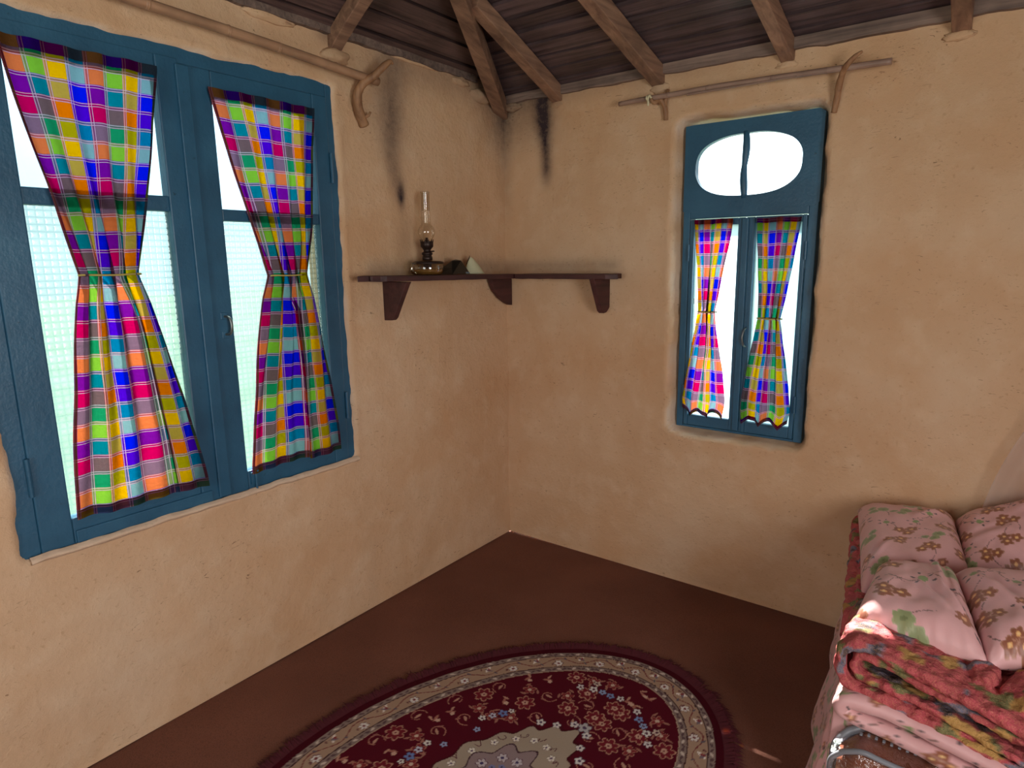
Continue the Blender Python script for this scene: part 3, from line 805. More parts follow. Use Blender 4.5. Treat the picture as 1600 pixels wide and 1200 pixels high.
# ------------------------------------------------------------------ oil lamp
LC = (.082, -.664, 1.4405)
lamp = empty('oil_lamp', LC); tag(lamp, 'glass oil lamp with tall clear chimney and dark burner on the shelf', 'oil lamp')
def lp(prof, name, mat, n=36): return MB().lathe(prof, (0, 0, 0), n).build(name, mat, lamp, True)
lp([(0, .001), (.056, .001), (.062, .004), (.068, .016), (.070, .034), (.066, .048), (.054, .057), (.030, .061), (.019, .063)], 'reservoir', M['oil'])
lp([(0, .003), (.055, .003), (.060, .006), (.065, .016), (.0655, .026), (0, .0262)], 'oil', mat_plain('lamp_oil', (150, 118, 70), .2))
lp([(.067, .048), (.0705, .050), (.067, .0555), (.054, .0595)], 'shoulder_band', M['dark_metal'])
lp([(.019, .062), (.022, .064), (.022, .078), (.019, .080), (.019, .084), (.023, .087), (.023, .095), (.017, .098), (.015, .104), (.020, .112), (.027, .120), (.028, .140), (.026, .142), (.012, .143), (0, .143)], 'burner', M['dark_metal'])
cr_ = MB()
for k in range(12):
    a = 2*PI*k/12; c_, s_ = math.cos(a), math.sin(a); t1, t2 = (-s_*.005, c_*.005), (s_*.005, -c_*.005)
    cr_.add([(.0275*c_+t1[0], .0275*s_+t1[1], .136), (.0275*c_+t2[0], .0275*s_+t2[1], .136), (.0305*c_, .0305*s_, .152), (.026*c_, .026*s_, .148)], [(0, 1, 2), (0, 2, 3), (1, 3, 2), (0, 3, 1)])
cr_.build('gallery_prong', M['dark_metal'], lamp)
MB().box((-.007, -.0015, .1), (.007, .0015, .158)).build('wick_tube', M['dark_metal'], lamp, False, None, .001)
MB().box((-.020, -.006, .004), (.018, .006, .060)).build('wick', mat_plain('dark_wick', (46, 26, 22), .9), lamp, False, None, .002)
MB().tube([(.02, 0, .100), (.052, -.012, .100)], .003, 8).build('wick_knob', M['dark_metal'], lamp, True)
lp([(.022, .142), (.024, .150), (.032, .163), (.037, .178), (.036, .190), (.029, .204), (.021, .212), (.0195, .222), (.0185, .270), (.0185, .345), (.0192, .347), (.0192, .344), (.0172, .343), (.0172, .27)], 'chimney', M['lampglass'])
# glass finger ring on the near side
MB().tube(smooth_path([(.0, -.062, .050), (.0, -.088, .050), (.0, -.096, .034), (.0, -.092, .014), (.0, -.066, .010)]), .006, 8).build('handle', mat_glass('amber_glass', (.95, .85, .55), .2), lamp, True)

# folded black packet and pale pointed shell on the shelf
bp = MB()
O_ = (.080, -.500, 1.4405)
V = [(-.03, -.065, 0), (-.035, .062, 0), (.045, .068, 0), (.050, -.060, 0), (-.022, -.045, .030), (-.01, .030, .066), (.020, .035, .060), (.030, -.040, .026), (.0, .050, .040), (.005, -.01, .060)]
bp.add(V, [(0, 3, 2, 1), (0, 1, 4), (1, 5, 4), (1, 8, 5), (1, 2, 8), (2, 6, 8), (5, 8, 6), (2, 3, 6), (3, 7, 6), (0, 4, 7, 3), (4, 9, 7), (4, 5, 9), (9, 5, 6), (7, 9, 6)])
o = bp.build('packet', M['black'], None, False, None, .002); o.location = O_; tag(o, 'small folded black packet on the shelf beside the lamp base', 'packet')
bp = MB().add([(.0, .0, .001), (.05, .055, .001), (.048, .06, .016), (-.002, .002, .02)], [(0, 1, 2, 3)]); bo = bp.build('flap', mat_plain('grey_flap', (90, 100, 104), .4), o); bo.scale = (.5, .5, .5); bo.location = (.03, .02, 0)
def shell():
    m = MB(); n = 20; rows = 8; vs = []
    for j in range(rows+1):
        t = j/rows
        for i in range(n):
            a = 2*PI*i/n; r = (1-t)**.72
            vs.append((.034*r*math.cos(a)-.004*t, .060*r*math.sin(a)*(1+.1*math.sin(3*a))-.020*t, .001+.078*t**1.05*(1+.08*math.sin(2*a)*(1-t))))
    fs = [(j*n+i, j*n+(i+1) % n, (j+1)*n+(i+1) % n, (j+1)*n+i) for j in range(rows) for i in range(n)]+[tuple(range(n))[::-1]]
    return m.add(vs, fs)
o = shell().build('funnel', M['ivory'], None, True); o.location = (.085, -.355, 1.4375); tag(o, 'pale ivory pointed cone lying on the shelf right of the black packet', 'funnel')
MB().tube([(-.022, -.030, .045), (-.010, -.024, .076), (-.008, -.022, .086)], [.003, .002, .001], 6).build('tip', M['dark_metal'], o, True)

# ------------------------------------------------------------------ painting helpers (numpy raster sampled on vertices)
class Raster:
    def __init__(s, wm, hm, res, bg):
        s.res = res; s.w = int(wm/res); s.h = int(hm/res); s.wm = wm; s.hm = hm
        s.a = np.zeros((s.h, s.w, 3), np.float32); s.a[:] = lin(bg)
    def _win(s, x, y, r):
        x0 = max(0, int((x-r)/s.res)); x1 = min(s.w, int((x+r)/s.res)+2); y0 = max(0, int((y-r)/s.res)); y1 = min(s.h, int((y+r)/s.res)+2)
        if x1 <= x0 or y1 <= y0: return None
        X, Y = np.meshgrid((np.arange(x0, x1)+.5)*s.res-x, (np.arange(y0, y1)+.5)*s.res-y); return (slice(y0, y1), slice(x0, x1)), X, Y
    def flower(s, x, y, R, n, col, mid=None, rot=0, depth=.3, edge=None):
        w_ = s._win(x, y, R*1.1)
        if not w_: return
        sl_, X, Y = w_; r = np.hypot(X, Y); th = np.arctan2(Y, X)+rot
        lim = R*(1-depth+depth*np.abs(np.cos(n*th/2)))
        v = s.a[sl_]
        m = r < lim
        if edge is not None: v[m] = lin(edge); m = r < lim-max(s.res*1.2, R*.13)
        v[m] = lin(col)
        if mid is not None: v[r < R*.28] = lin(mid)
    def leaf(s, x, y, L, W, rot, col):
        w_ = s._win(x, y, L)
        if not w_: return
        sl_, X, Y = w_; c, n = math.cos(rot), math.sin(rot); a = X*c+Y*n; b = -X*n+Y*c
        m = (np.abs(a) < L/2) & (np.abs(b) < W/2*(1-(2*a/L)**2)); s.a[sl_][m] = lin(col)
    def stroke(s, pts, wd, col):
        for i in range(len(pts)-1):
            p, q = pts[i], pts[i+1]; L = math.hypot(q[0]-p[0], q[1]-p[1]); n = max(1, int(L/(s.res*.7)))
            for k in range(n):
                t = k/n; x = p[0]+(q[0]-p[0])*t; y = p[1]+(q[1]-p[1])*t
                w_ = s._win(x, y, wd)
                if w_: sl_, X, Y = w_; s.a[sl_][np.hypot(X, Y) < wd/2] = lin(col)
    def sample(s, uv):
        ix = np.clip((uv[:, 0]*s.w).astype(int), 0, s.w-1); iy = np.clip((uv[:, 1]*s.h).astype(int), 0, s.h-1); return s.a[iy, ix]

# ------------------------------------------------------------------ rug
RC = (1.02, -1.44); RT = -.35; RA, RB = .50, .78
def rug_raster():
    R = Raster(1.2, 1.8, .0016, (82, 12, 28)); cx, cy = .6, .9
    X, Y = np.meshgrid((np.arange(R.w)+.5)*R.res-cx, (np.arange(R.h)+.5)*R.res-cy)
    def rr(k): return np.sqrt((X/(RA-k))**2+(Y/(RB-k))**2)        # distance k inside the outer border edge
    def band(k0, k1, c):
        m = (rr(k0) <= 1) & (rr(k1) > 1); R.a[m] = lin(c)
    R.a[rr(0) > 1] = lin((66, 8, 22))
    band(0, .020, (136, 118, 110)); band(.020, .024, (70, 42, 44)); band(.024, .084, (164, 136, 114)); band(.084, .088, (70, 42, 44)); band(.088, .110, (132, 114, 106)); band(.110, .113, (176, 150, 128))
    rnd = random.Random(3)
    def ell(k, t): return (cx+(RA-k)*math.cos(t), cy+(RB-k)*math.sin(t))
    def tang(t): return math.atan2(RB*math.cos(t), -RA*math.sin(t))
    # guard stripes: little leaves
    N = 190
    for i in range(N):
        t = 2*PI*i/N
        for k in (.010, .099):
            p = ell(k, t); R.leaf(p[0], p[1], .020, .009, tang(t)+(.5 if i % 2 else -.5), (92, 70, 72) if i % 3 else (198, 182, 168))
    # main border: scroll with blossoms
    N = 46; sc = []
    for i in range(1400):
        t = 2*PI*i/1400; sc.append(ell(.052+.017*math.sin(t*N/2), t))
    R.stroke(sc, .0042, (120, 62, 60))
    for i in range(N):
        t = 2*PI*(i+.5)/N; k = .052-.012*math.sin(t*N/2); p = ell(k, t); a = tang(t)
        if i % 2:
            R.flower(p[0], p[1], .019, 6, (215, 208, 202), (120, 60, 62), a, .4, (110, 70, 74))
        else:
            R.leaf(p[0], p[1], .040, .013, a+.8, (228, 218, 208)); R.leaf(p[0]+.004, p[1], .034, .010, a-.7, (120, 104, 112)); R.leaf(p[0], p[1]+.004, .020, .008, a+1.6, (130, 50, 54))
        p = ell(.034+.03*(i % 2), t+.035); R.leaf(p[0], p[1], .016, .007, a+1.2, (105, 62, 62)); p = ell(.066-.03*(i % 2), t-.035); R.leaf(p[0], p[1], .018, .007, a-1.0, (98, 88, 96))
    # field scrolls and blossoms, four-fold symmetric
    def sym(f):
        for sx in (1, -1):
            for sy in (1, -1): f(lambda x, y: (cx+sx*x, cy+sy*y), sx, sy)
    items = []
    for i in range(60):
        for _ in range(60):
            x, y = rnd.uniform(.01, .40), rnd.uniform(.01, .66)
            if (x/(RA-.135))**2+(y/(RB-.135))**2 < 1 and (x/.20)**2+(y/.33)**2 > 1 and all((x-a)**2+(y-b)**2 > .058**2 for a, b in items): items.append((x, y)); break
    for n_, (x, y) in enumerate(items):
        k = n_ % 4; rot = rnd.uniform(0, 6)
        def f(P, sx, sy, x=x, y=y, k=k, rot=rot):
            a = P(x, y)
            if k == 0:
                R.flower(a[0], a[1], .036, 7, (110, 30, 40), (178, 128, 104), rot, .35, (176, 130, 108)); R.flower(a[0], a[1], .012, 5, (190, 150, 130), (90, 20, 30), rot, .4)
            elif k == 1:
                R.flower(a[0], a[1], .025, 5, (126, 48, 50), (196, 170, 150), rot, .5, (168, 118, 100))
                for q in range(3): R.leaf(a[0]+.03*math.cos(rot+q*2.1)*sx, a[1]+.03*math.sin(rot+q*2.1)*sy, .026, .008, rot+q, (156, 108, 92))
            elif k == 2:
                pts = [P(x+.032*math.cos(rot+t*.45)*(1-.05*t), y+.032*math.sin(rot+t*.45)*(1-.05*t)) for t in range(12)]
                R.stroke(pts, .0034, (170, 116, 98)); R.leaf(a[0], a[1], .030, .010, rot*sx, (182, 138, 118)); R.leaf(pts[4][0], pts[4][1], .022, .008, rot+1, (150, 96, 86))
            else:
                R.leaf(a[0], a[1], .036, .011, rot*sx*sy, (160, 104, 90)); R.leaf(a[0]+.01*sx, a[1]+.014*sy, .028, .009, rot*sx*sy+1.1, (182, 136, 116)); R.flower(a[0]-.012*sx, a[1], .009, 5, (196, 160, 140), None, rot)
        sym(f)
    # medallion
    r = np.hypot(X/.135, Y/.285); th = np.arctan2(Y/.285, X/.135)
    lim = 1+.055*np.cos(16*th)+.10*np.abs(np.cos(2*th))**6
    R.a[r < lim+.05] = lin((70, 16, 26)); R.a[r < lim] = lin((162, 146, 128)); 
    # pointed finials at both ends of the medallion with white blossoms
    for sy in (1, -1):
        for (dx, dy, q, c) in ((0, .352, .026, (176, 172, 172)), (-.030, .335, .017, (206, 200, 196)), (.030, .335, .017, (206, 200, 196)), (.06, .285, .016, (214, 208, 202)), (-.06, .285, .016, (214, 208, 202)), (.10, .25, .018, (214, 208, 202)), (-.10, .25, .018, (214, 208, 202))):
            R.flower(cx+dx, cy+sy*dy, q, 5, c, (84, 66, 90), .3, .4, (96, 80, 92))
        for sx in (1, -1):
            for (dx, dy, q, c) in ((.205, .17, .020, (110, 128, 178)), (.215, .135, .016, (190, 190, 204)), (.20, .20, .013, (214, 208, 200)), (.225, .10, .015, (214, 208, 200)), (.19, .06, .014, (150, 160, 190)),
                    (.13, .50, .018, (214, 208, 202)), (.10, .515, .016, (140, 156, 190)), (.165, .47, .016, (206, 200, 196)), (.07, .525, .017, (120, 140, 182)), (.145, .53, .017, (196, 176, 160)), (.04, .545, .016, (206, 200, 196))):
                R.flower(cx+sx*dx, cy+sy*dy, q, 5, c, (84, 40, 60), .8, .4, (70, 30, 50))
    r2_ = np.hypot(X/.092, Y/.145); th2 = np.arctan2(Y/.145, X/.092)
    R.a[r2_ < 1+.13*np.cos(8*th2)+.03] = lin((70, 44, 52)); R.a[r2_ < 1+.13*np.cos(8*th2)-.02] = lin((142, 122, 122))
    for i in range(16):
        t = 2*PI*i/16; R.flower(cx+.118*math.cos(t), cy+.20*math.sin(t), .015, 5, (222, 214, 200), (110, 90, 110), t, .45, (120, 100, 100))
        t += PI/16; pts = [(cx+(.13+.010*math.cos(q*.7))*math.cos(t+q*.012), cy+(.215+.012*math.sin(q*.7))*math.sin(t+q*.012)) for q in range(10)]; R.stroke(pts, .003, (96, 58, 62))
    for i in range(8):
        t = 2*PI*i/8; R.flower(cx+.058*math.cos(t), cy+.09*math.sin(t), .020, 6, (190, 180, 182), (72, 60, 96), t, .4, (96, 60, 74)); R.flower(cx+.03*math.cos(t+.4), cy+.046*math.sin(t+.4), .011, 5, (120, 124, 164), (60, 40, 60), t)
    R.flower(cx, cy, .022, 8, (210, 196, 176), (90, 30, 40), 0, .4, (80, 40, 50))
    return R
RR = rug_raster()
cR, sR = math.cos(RT), math.sin(RT)
def rloc(a, b): return (RC[0]+a*cR-b*sR, RC[1]+a*sR+b*cR) 
NR, NTh = 210, 900
ks = np.arange(NR+1)/NR; ths = np.arange(NTh)*2*PI/NTh
K, TH = np.meshgrid(ks, ths, indexing='ij')
EXT = .032
Aa = K*(RA+EXT)*np.cos(TH); Bb = K*(RB+EXT)*np.sin(TH)
Zz = .008+.0008*np.sin(Aa*40)*np.sin(Bb*37)-np.where(K > .995, .007, 0)
wx = Aa*cR-Bb*sR; wy = Aa*sR+Bb*cR
vs = np.stack([wx.ravel(), wy.ravel(), Zz.ravel()], 1)
idx = np.arange(NR*NTh).reshape(NR, NTh); nx = np.roll(idx, -1, axis=1)
fs = np.stack([idx.ravel(), (idx+NTh).ravel(), (nx+NTh).ravel(), nx.ravel()], 1)
me = bpy.data.meshes.new('rug'); me.from_pydata(vs.tolist(), [], fs.tolist()); me.update()
uvr = np.stack([(Aa.ravel()+.6)/1.2, (Bb.ravel()+.9)/1.8], 1)
set_colors(me, RR.sample(uvr))
M['rug'] = mat_vcol('wool_rug', .95, 420, .5, .003, Specular_IOR_Level=.1); me.materials.append(M['rug'])
rug = bpy.data.objects.new('rug', me); COL.objects.link(rug); rug.location = (RC[0], RC[1], 0)
tag(rug, 'oval wine-red rug with cream floral border and medallion on the floor', 'rug')
M['fringe'] = mat_plain('wine_fringe', (78, 10, 26), .95)
fb = MB(); rnd = random.Random(5)
for i in range(1500):
    t = 2*PI*i/1500+rnd.uniform(-.002, .002)
    ca, sa_ = math.cos(t), math.sin(t); tx, ty = -(RA+EXT)*sa_, (RB+EXT)*ca; L = math.hypot(tx, ty); tx /= L; ty /= L; nx_, ny_ = ty, -tx
    a, b = (RA+EXT-.006)*ca, (RB+EXT-.006)*sa_
    clump = n3(t*14, 1)*.9; ln = .050+.018*rnd.random()+.022*n3(t*30, 7); lean = clump*.8+rnd.uniform(-.25, .25); ww = .0028
    p1 = (a+nx_*ln*.55+tx*ln*.3*lean, b+ny_*ln*.55+ty*ln*.3*lean); p2 = (a+nx_*ln+tx*ln*lean, b+ny_*ln+ty*ln*lean)
    def W_(p): return (p[0]*cR-p[1]*sR, p[0]*sR+p[1]*cR)
    q = [W_((a-tx*ww, b-ty*ww)), W_((a+tx*ww, b+ty*ww)), W_((p1[0]+tx*ww, p1[1]+ty*ww)), W_((p1[0]-tx*ww, p1[1]-ty*ww)), W_(p2)]
    h = .006+.005*rnd.random()
    fb.add([(q[0][0], q[0][1], .006), (q[1][0], q[1][1], .006), (q[2][0], q[2][1], .005+h), (q[3][0], q[3][1], .004+h), (q[4][0], q[4][1], .002)], [(0, 1, 2, 3), (3, 2, 4)])
fo = fb.build('fringe', M['fringe'], rug); fo['kind'] = 'stuff'

# ------------------------------------------------------------------ bedding
def floral_raster(wm, hm, seed, bg=(222, 172, 172), dens=1.0):
    R = Raster(wm, hm, .0018, bg); rnd = random.Random(seed); spots = []
    n = int(46*wm*hm/.15*dens)
    for i in range(n):
        for _ in range(30):
            x, y = rnd.uniform(0, wm), rnd.uniform(0, hm)
            if all((x-a)**2+(y-b)**2 > .072**2 for a, b in spots): break
        else: continue
        spots.append((x, y)); k = i % 5; rot = rnd.uniform(0, 6)
        st = [(x+.07*t*math.cos(rot+t*.9), y+.07*t*math.sin(rot+t*.9)) for t in (0, .25, .5, .75, 1)]
        R.stroke(st, .0022, (128, 98, 92))
        if k in (0, 2):
            for q in range(3):
                a = rot+q*2.1; fx, fy = x+.020*math.cos(a), y+.015*math.sin(a)
                R.flower(fx, fy, .020, 5, (150, 92, 70), (230, 170, 110), a, .35, (178, 128, 104)); R.flower(fx, fy, .0035, 1, (240, 200, 140), None, 0, 0)
        elif k == 1:
            for q in range(3):
                a = rot+q*1.9; R.flower(x+.020*math.cos(a), y+.018*math.sin(a), .019-.003*q, 7, (142, 152, 108), (118, 130, 88), a, .16, (160, 168, 128))
        elif k == 3:
            R.flower(x, y, .016, 5, (160, 104, 84), (224, 170, 130), rot, .4)
            for q in range(4): a = rot+q*.8; R.leaf(x+.03*math.cos(a), y+.03*math.sin(a), .016, .006, a, (92, 78, 80))
        else:
            for q in range(5): a = rot+q*1.1; R.leaf(x+.022*math.cos(a), y+.022*math.sin(a), .013, .0055, a+.4, (88, 76, 78))
            R.flower(x, y, .011, 7, (136, 154, 104), None, rot, .2)
    return R
M['satin'] = mat_vcol('pink_floral_cotton', .42, 30, .25, .006, Sheen_Weight=.15)
M['quilt'] = mat_quilt()
def pillow(corners, thick, label, seed, wrinkles=()):
    TL, TR, BR, BL = [Vector(c) for c in corners]
    cen = (TL+TR+BR+BL)/4; nrm = ((TR-BL).cross(TL-BR)).normalized()
    if nrm.z < 0: nrm = -nrm
    wm = (TR-TL).length; hm = (TL-BL).length
    NU, NV = 130, 130; R = floral_raster(wm, hm, seed)
    def surf(u, v, side):
        # rounded-square pinched outline
        pu, pv = 2*u-1, 2*v-1
        cu = pu*1.05*(1-.022*(1-pv*pv)*abs(pu)); cv_ = pv*1.05*(1-.022*(1-pu*pu)*abs(pv))
        uu, vv = (cu+1)/2, (cv_+1)/2
        p = (TL.lerp(TR, uu)).lerp(BL.lerp(BR, uu), vv)
        prof = max(0, (1-pu**5*(1 if pu > 0 else -1))*(1-pv**5*(1 if pv > 0 else -1)))**.55
        prof = max(prof, 0)
        wr_ = 0
        for (a, b, c, d, amp, wd) in wrinkles:
            dx, dy = c-a, d-b; L2 = dx*dx+dy*dy; t = ((u-a)*dx+(v-b)*dy)/L2; tt = min(1, max(0, t)); dist = math.hypot(u-a-dx*tt, v-b-dy*tt)
            side_ = ((u-a)*dy-(v-b)*dx)/math.sqrt(L2)
            wr_ += amp*(math.exp(-(dist/wd)**2)-.8*math.exp(-((side_-wd*1.6)/wd)**2)*math.exp(-(max(0, dist-wd*2)/wd)**2))*math.sin(PI*min(1, max(0, .08+t*.84)))
        e = min(1-abs(pu), 1-abs(pv))
        edgew = .003*math.sin((u if abs(pv) > abs(pu) else v)*60+seed)*math.exp(-e/.09)*(1-math.exp(-e/.02))
        n_ = .010*n3(u*3+seed, v*3, 1)+.005*n3(u*8, v*7+seed, 4)
        h = thick*prof*(.72 if side > 0 else -.22)+(n_*prof+wr_*min(1, prof*1.5)+edgew if side > 0 else 0)
        return p+nrm*h
    vs = []; fs = []; uv = []
    for side in (1, -1):
        k = len(vs)
        for j in range(NV+1):
            for i in range(NU+1): vs.append(tuple(surf(i/NU, j/NV, side)-cen)); uv.append((i/NU, j/NV) if side > 0 else (1-i/NU, j/NV))
        for j in range(NV):
            for i in range(NU):
                a = k+j*(NU+1)+i; q = (a, a+NU+1, a+NU+2, a+1); fs.append(q if side > 0 else q[::-1])
    o = mesh_obj('pillow', vs, fs, M['satin'], None, True); o.location = cen
    set_colors(o.data, R.sample(np.array(uv))); tag(o, label, 'pillow', 'pink floral pillows piled on the bedding'); return o
# sheet covered bed base
def sheet_base():
    NU, NV = 150, 150; R = floral_raster(1.6, 1.6, 21)
    # u: 0 floor left -> up the left side -> over the top to the right ; v: back to front, last part drops down the front
    def fn(u, v):
        v2 = min(v/.72, 1); yb = -.03-.93*v2; drop = max(0, (v-.72)/.28)
        xf = 1.69+.065*v2+.012*n3(v*5, 2)+.02*sstep(.6, 1, v2); xt = 1.725+.115*v2+.006*n3(v*9, 5)
        zt = .40 if v2 < .7 else .40-.02*(v2-.7)
        if u < .3:
            t = u/.3; z = t*zt; x = xf+(xt-xf)*t+.010*math.sin(v*26+3*n3(v*3, 1))*(1-t)+.008*n3(v*7, t*6)
            if t > .85: x += .02*((t-.85)/.15)**2
        else:
            t = (u-.3)/.7; z = zt+.006*n3(u*6, v*6); x = xt+.02+t*.95
        y = yb
        if u > .33 and v2 > .8: y = -.03-.93*.8-.01*(v2-.8); z = max(.002, z*(1-(v2-.8)/.12))
        if drop > 0: y = y-(.03 if u < .33 else .0)*math.sin(min(1, drop*2)*PI/2); z = z*(1-drop)
        return (x, y, max(z, .002))
    o = grid('bed_base', NU, NV, fn, M['satin'])
    uv = np.array([(i/NU, j/NV) for j in range(NV+1) for i in range(NU+1)]); set_colors(o.data, R.sample(uv))
    tag(o, 'low bed base draped in a pink floral sheet, under the bedding pile', 'bed'); return o
sheet_base()
QC = [np.array(lin(c)) for c in ((176, 62, 80), (96, 104, 128), (178, 138, 72), (34, 44, 60), (92, 104, 62), (190, 60, 80))]
def quilt_color(P):
    out = []
    for (x, y, z) in P:
        a = n3(x*17, y*17, z*17+3); b = n3(x*17+30, y*17, z*17); c = n3(x*21, y*21+50, z*21)
        if a > .33: col = QC[3] if c > .05 else QC[1]
        elif b > .36: col = QC[2] if c > -.1 else QC[4]
        elif a > .27: col = QC[1]
        elif c > .42: col = QC[4]
        else: col = QC[0]*(1+.25*n3(x*30, y*30, z*30))
        out.append(col)
    return np.array(out, dtype=np.float32)
def tuft(x, y, z, sc=42):
    d, _ = noise.voronoi(Vector((x*sc, y*sc, z*sc))); return .5-d[0]
# red quilt laid flat below the pillows
def flat_quilt():
    def fn(u, v):
        v2 = v; y = -.015-.735*v2; xl_ = 1.700+.10*v2+.006*n3(v*8, 3); th_ = .055
        a = u*1.25
        if u < .12: t = u/.12; ang = -PI/2+PI*t; x = xl_+.030-.030*math.cos(ang); z = .420+th_/2+.030*math.sin(ang)+.0
        else: x = xl_+.03+(u-.12)*.95; z = .425+th_/2+.035
        z += .028*(1-v2)**2
        k = .010*tuft(x, y, z, 38)*(1 if u > .03 else 0); z += k+.006*n3(x*8, y*8)
        if u < .12: x -= k*.8
        if v > .97: z -= .05*(v-.97)/.03
        return (x, y, z)
    o = grid('quilt', 260, 200, fn, M['quilt']); vv = np.empty(len(o.data.vertices)*3); o.data.vertices.foreach_get('co', vv)
    set_colors(o.data, quilt_color(vv.reshape(-1, 3))); tag(o, 'crimson floral puckered quilt spread flat beneath the pink pillows by the wall', 'quilt', 'red floral quilts'); return o
flat_quilt()
def swept(name, path, yfront, depth, th, mat, disp, colfn, label, cat, group=None, sub=3, yshift=None, nq=150, seed=0):
    """cloth thick as th swept along path in the x-z plane; its rounded front edge faces -y"""
    P_ = smooth_path([(p[0], 0, p[1]) for p in path], sub*4); n = len(P_)
    ring = []; m = 12
    for k in range(m+1): a = -PI/2+PI*k/m; ring.append((-math.cos(a)*th/2, math.sin(a)*th/2))       # front round
    bk = 26
    top = [(depth*i/bk, th/2) for i in range(1, bk+1)]; bot = [(depth*i/bk, -th/2) for i in range(bk, 0, -1)]
    ring = ring+top+bot
    # ring order: front bottom->front top->back along top -> back bottom
    vs = []; fs = []; W_ = len(ring)
    for i, p in enumerate(P_):
        t = (P_[min(i+1, n-1)]-P_[max(i-1, 0)]).normalized(); nr = Vector((-t.z, 0, t.x))
        s_ = i/(n-1); yf = yfront(p.x, s_)
        for (dy, dn) in ring:
            q = p+nr*dn; q = Vector((q.x, yf+dy, q.z))
            nn = nr*(dn/(th/2)) if dy >= 0 else (nr*dn+Vector((0, dy, 0))).normalized()
            k = disp(q.x, q.y, q.z, s_); q = q+nn*k
            vs.append(tuple(q))
    for i in range(n-1):
        for j in range(W_):
            a = i*W_+j; b = i*W_+(j+1) % W_; fs.append((a, b, b+W_, a+W_))
    fs.append(tuple(range(W_))[::-1]); e = (n-1)*W_; fs.append(tuple(e+j for j in range(W_)))
    o = mesh_obj(name, vs, fs, mat, None, True)
    bm = bmesh.new(); bm.from_mesh(o.data); bmesh.ops.recalc_face_normals(bm, faces=bm.faces[:]); bm.to_mesh(o.data); bm.free()
    if colfn: set_colors(o.data, colfn(vs))
    tag(o, label, cat, group); return o
# folded red quilt: two nested U folds
qdisp = lambda x, y, z, s_: .012*tuft(x, y, z, 36)+.005*n3(x*9, y*9, z*9)
def dens(pts, step=.035):
    out = [pts[0]]
    for a, b in zip(pts, pts[1:]):
        L = math.hypot(b[0]-a[0], b[1]-a[1]); k = max(1, int(L/step))
        for i in range(1, k+1): out.append((a[0]+(b[0]-a[0])*i/k, a[1]+(b[1]-a[1])*i/k))
    return out
qpath = [(2.62, .40), (2.35, .445), (2.15, .478), (2.0, .505), (1.90, .522), (1.868, .518), (1.846, .500), (1.838, .470), (1.842, .438), (1.858, .408), (1.885, .398), (1.95, .398), (2.05, .388), (2.2, .365), (2.40, .325), (2.62, .29)]
swept('quilt', dens(qpath), lambda x, s_: -1.02-.03*math.sin(x*6)-.05*max(0, x-2.1), .26, .030, M['quilt'], qdisp, quilt_color, 'crimson floral puckered quilt folded in front of the pillows', 'quilt', 'red floral quilts', sub=1)
q2path = [(2.62, .365), (2.35, .412), (2.15, .446), (2.0, .474), (1.93, .491), (1.892, .488), (1.872, .470), (1.872, .446), (1.890, .430), (1.96, .426), (2.08, .412), (2.25, .382), (2.45, .345), (2.62, .325)]
q2 = swept('inner_fold', dens(q2path), lambda x, s_: -1.010-.03*math.sin(x*6)-.05*max(0, x-2.1), .24, .021, M['quilt'], qdisp, quilt_color, None, None, sub=1)
q2.parent = bpy.data.objects['quilt.001']
# bunched end of the quilt on the right
def bunch(c, r, seed):
    bm = bmesh.new(); bmesh.ops.create_icosphere(bm, subdivisions=5, radius=1)
    for v in bm.verts:
        n0 = v.co.copy(); k = 1+.22*n3(n0.x*1.6+seed, n0.y*1.6, n0.z*1.6); p = Vector((c[0]+n0.x*r[0]*k, c[1]+n0.y*r[1]*k, c[2]+n0.z*r[2]*k))
        p += n0*.012*tuft(p.x, p.y, p.z, 36); v.co = p
    me = bpy.data.meshes.new('bunched_end'); bm.to_mesh(me); bm.free(); me.materials.append(M['quilt']); me.polygons.foreach_set('use_smooth', [True]*len(me.polygons))
    o = bpy.data.objects.new('bunched_end', me); COL.objects.link(o); vv = np.empty(len(me.vertices)*3); me.vertices.foreach_get('co', vv); set_colors(me, quilt_color(vv.reshape(-1, 3)))
    o.parent = bpy.data.objects['quilt.001']; return o
bunch((2.135, -.905, .495), (.035, .06, .030), 2); bunch((2.26, -.93, .49), (.085, .10, .048), 5)
# folded pink blanket below the red quilt, draped sheet layers
def pinkcol(seed):
    R = floral_raster(1.0, 1.0, seed)
    def f(vs):
        a = np.array(vs); uv = np.stack([(a[:, 0]-1.7) % 1.0, (a[:, 1]+a[:, 2]*1.2+2.2) % 1.0], 1); return R.sample(uv)
    return f
pdisp = lambda x, y, z, s_: .008*n3(x*7, y*7, z*9)+.003*n3(x*25, y*12, z*20)
swept('blanket', dens([(2.62, .31), (2.3, .345), (2.05, .368), (1.92, .376), (1.873, .372), (1.855, .355), (1.858, .338), (1.885, .328), (2.0, .322), (2.3, .30), (2.62, .26)]), lambda x, s_: -1.03-.02*math.sin(x*9), .22, .040, M['satin'], pdisp, pinkcol(31), 'pink floral blanket folded flat beneath the folded red quilt', 'blanket', sub=1)
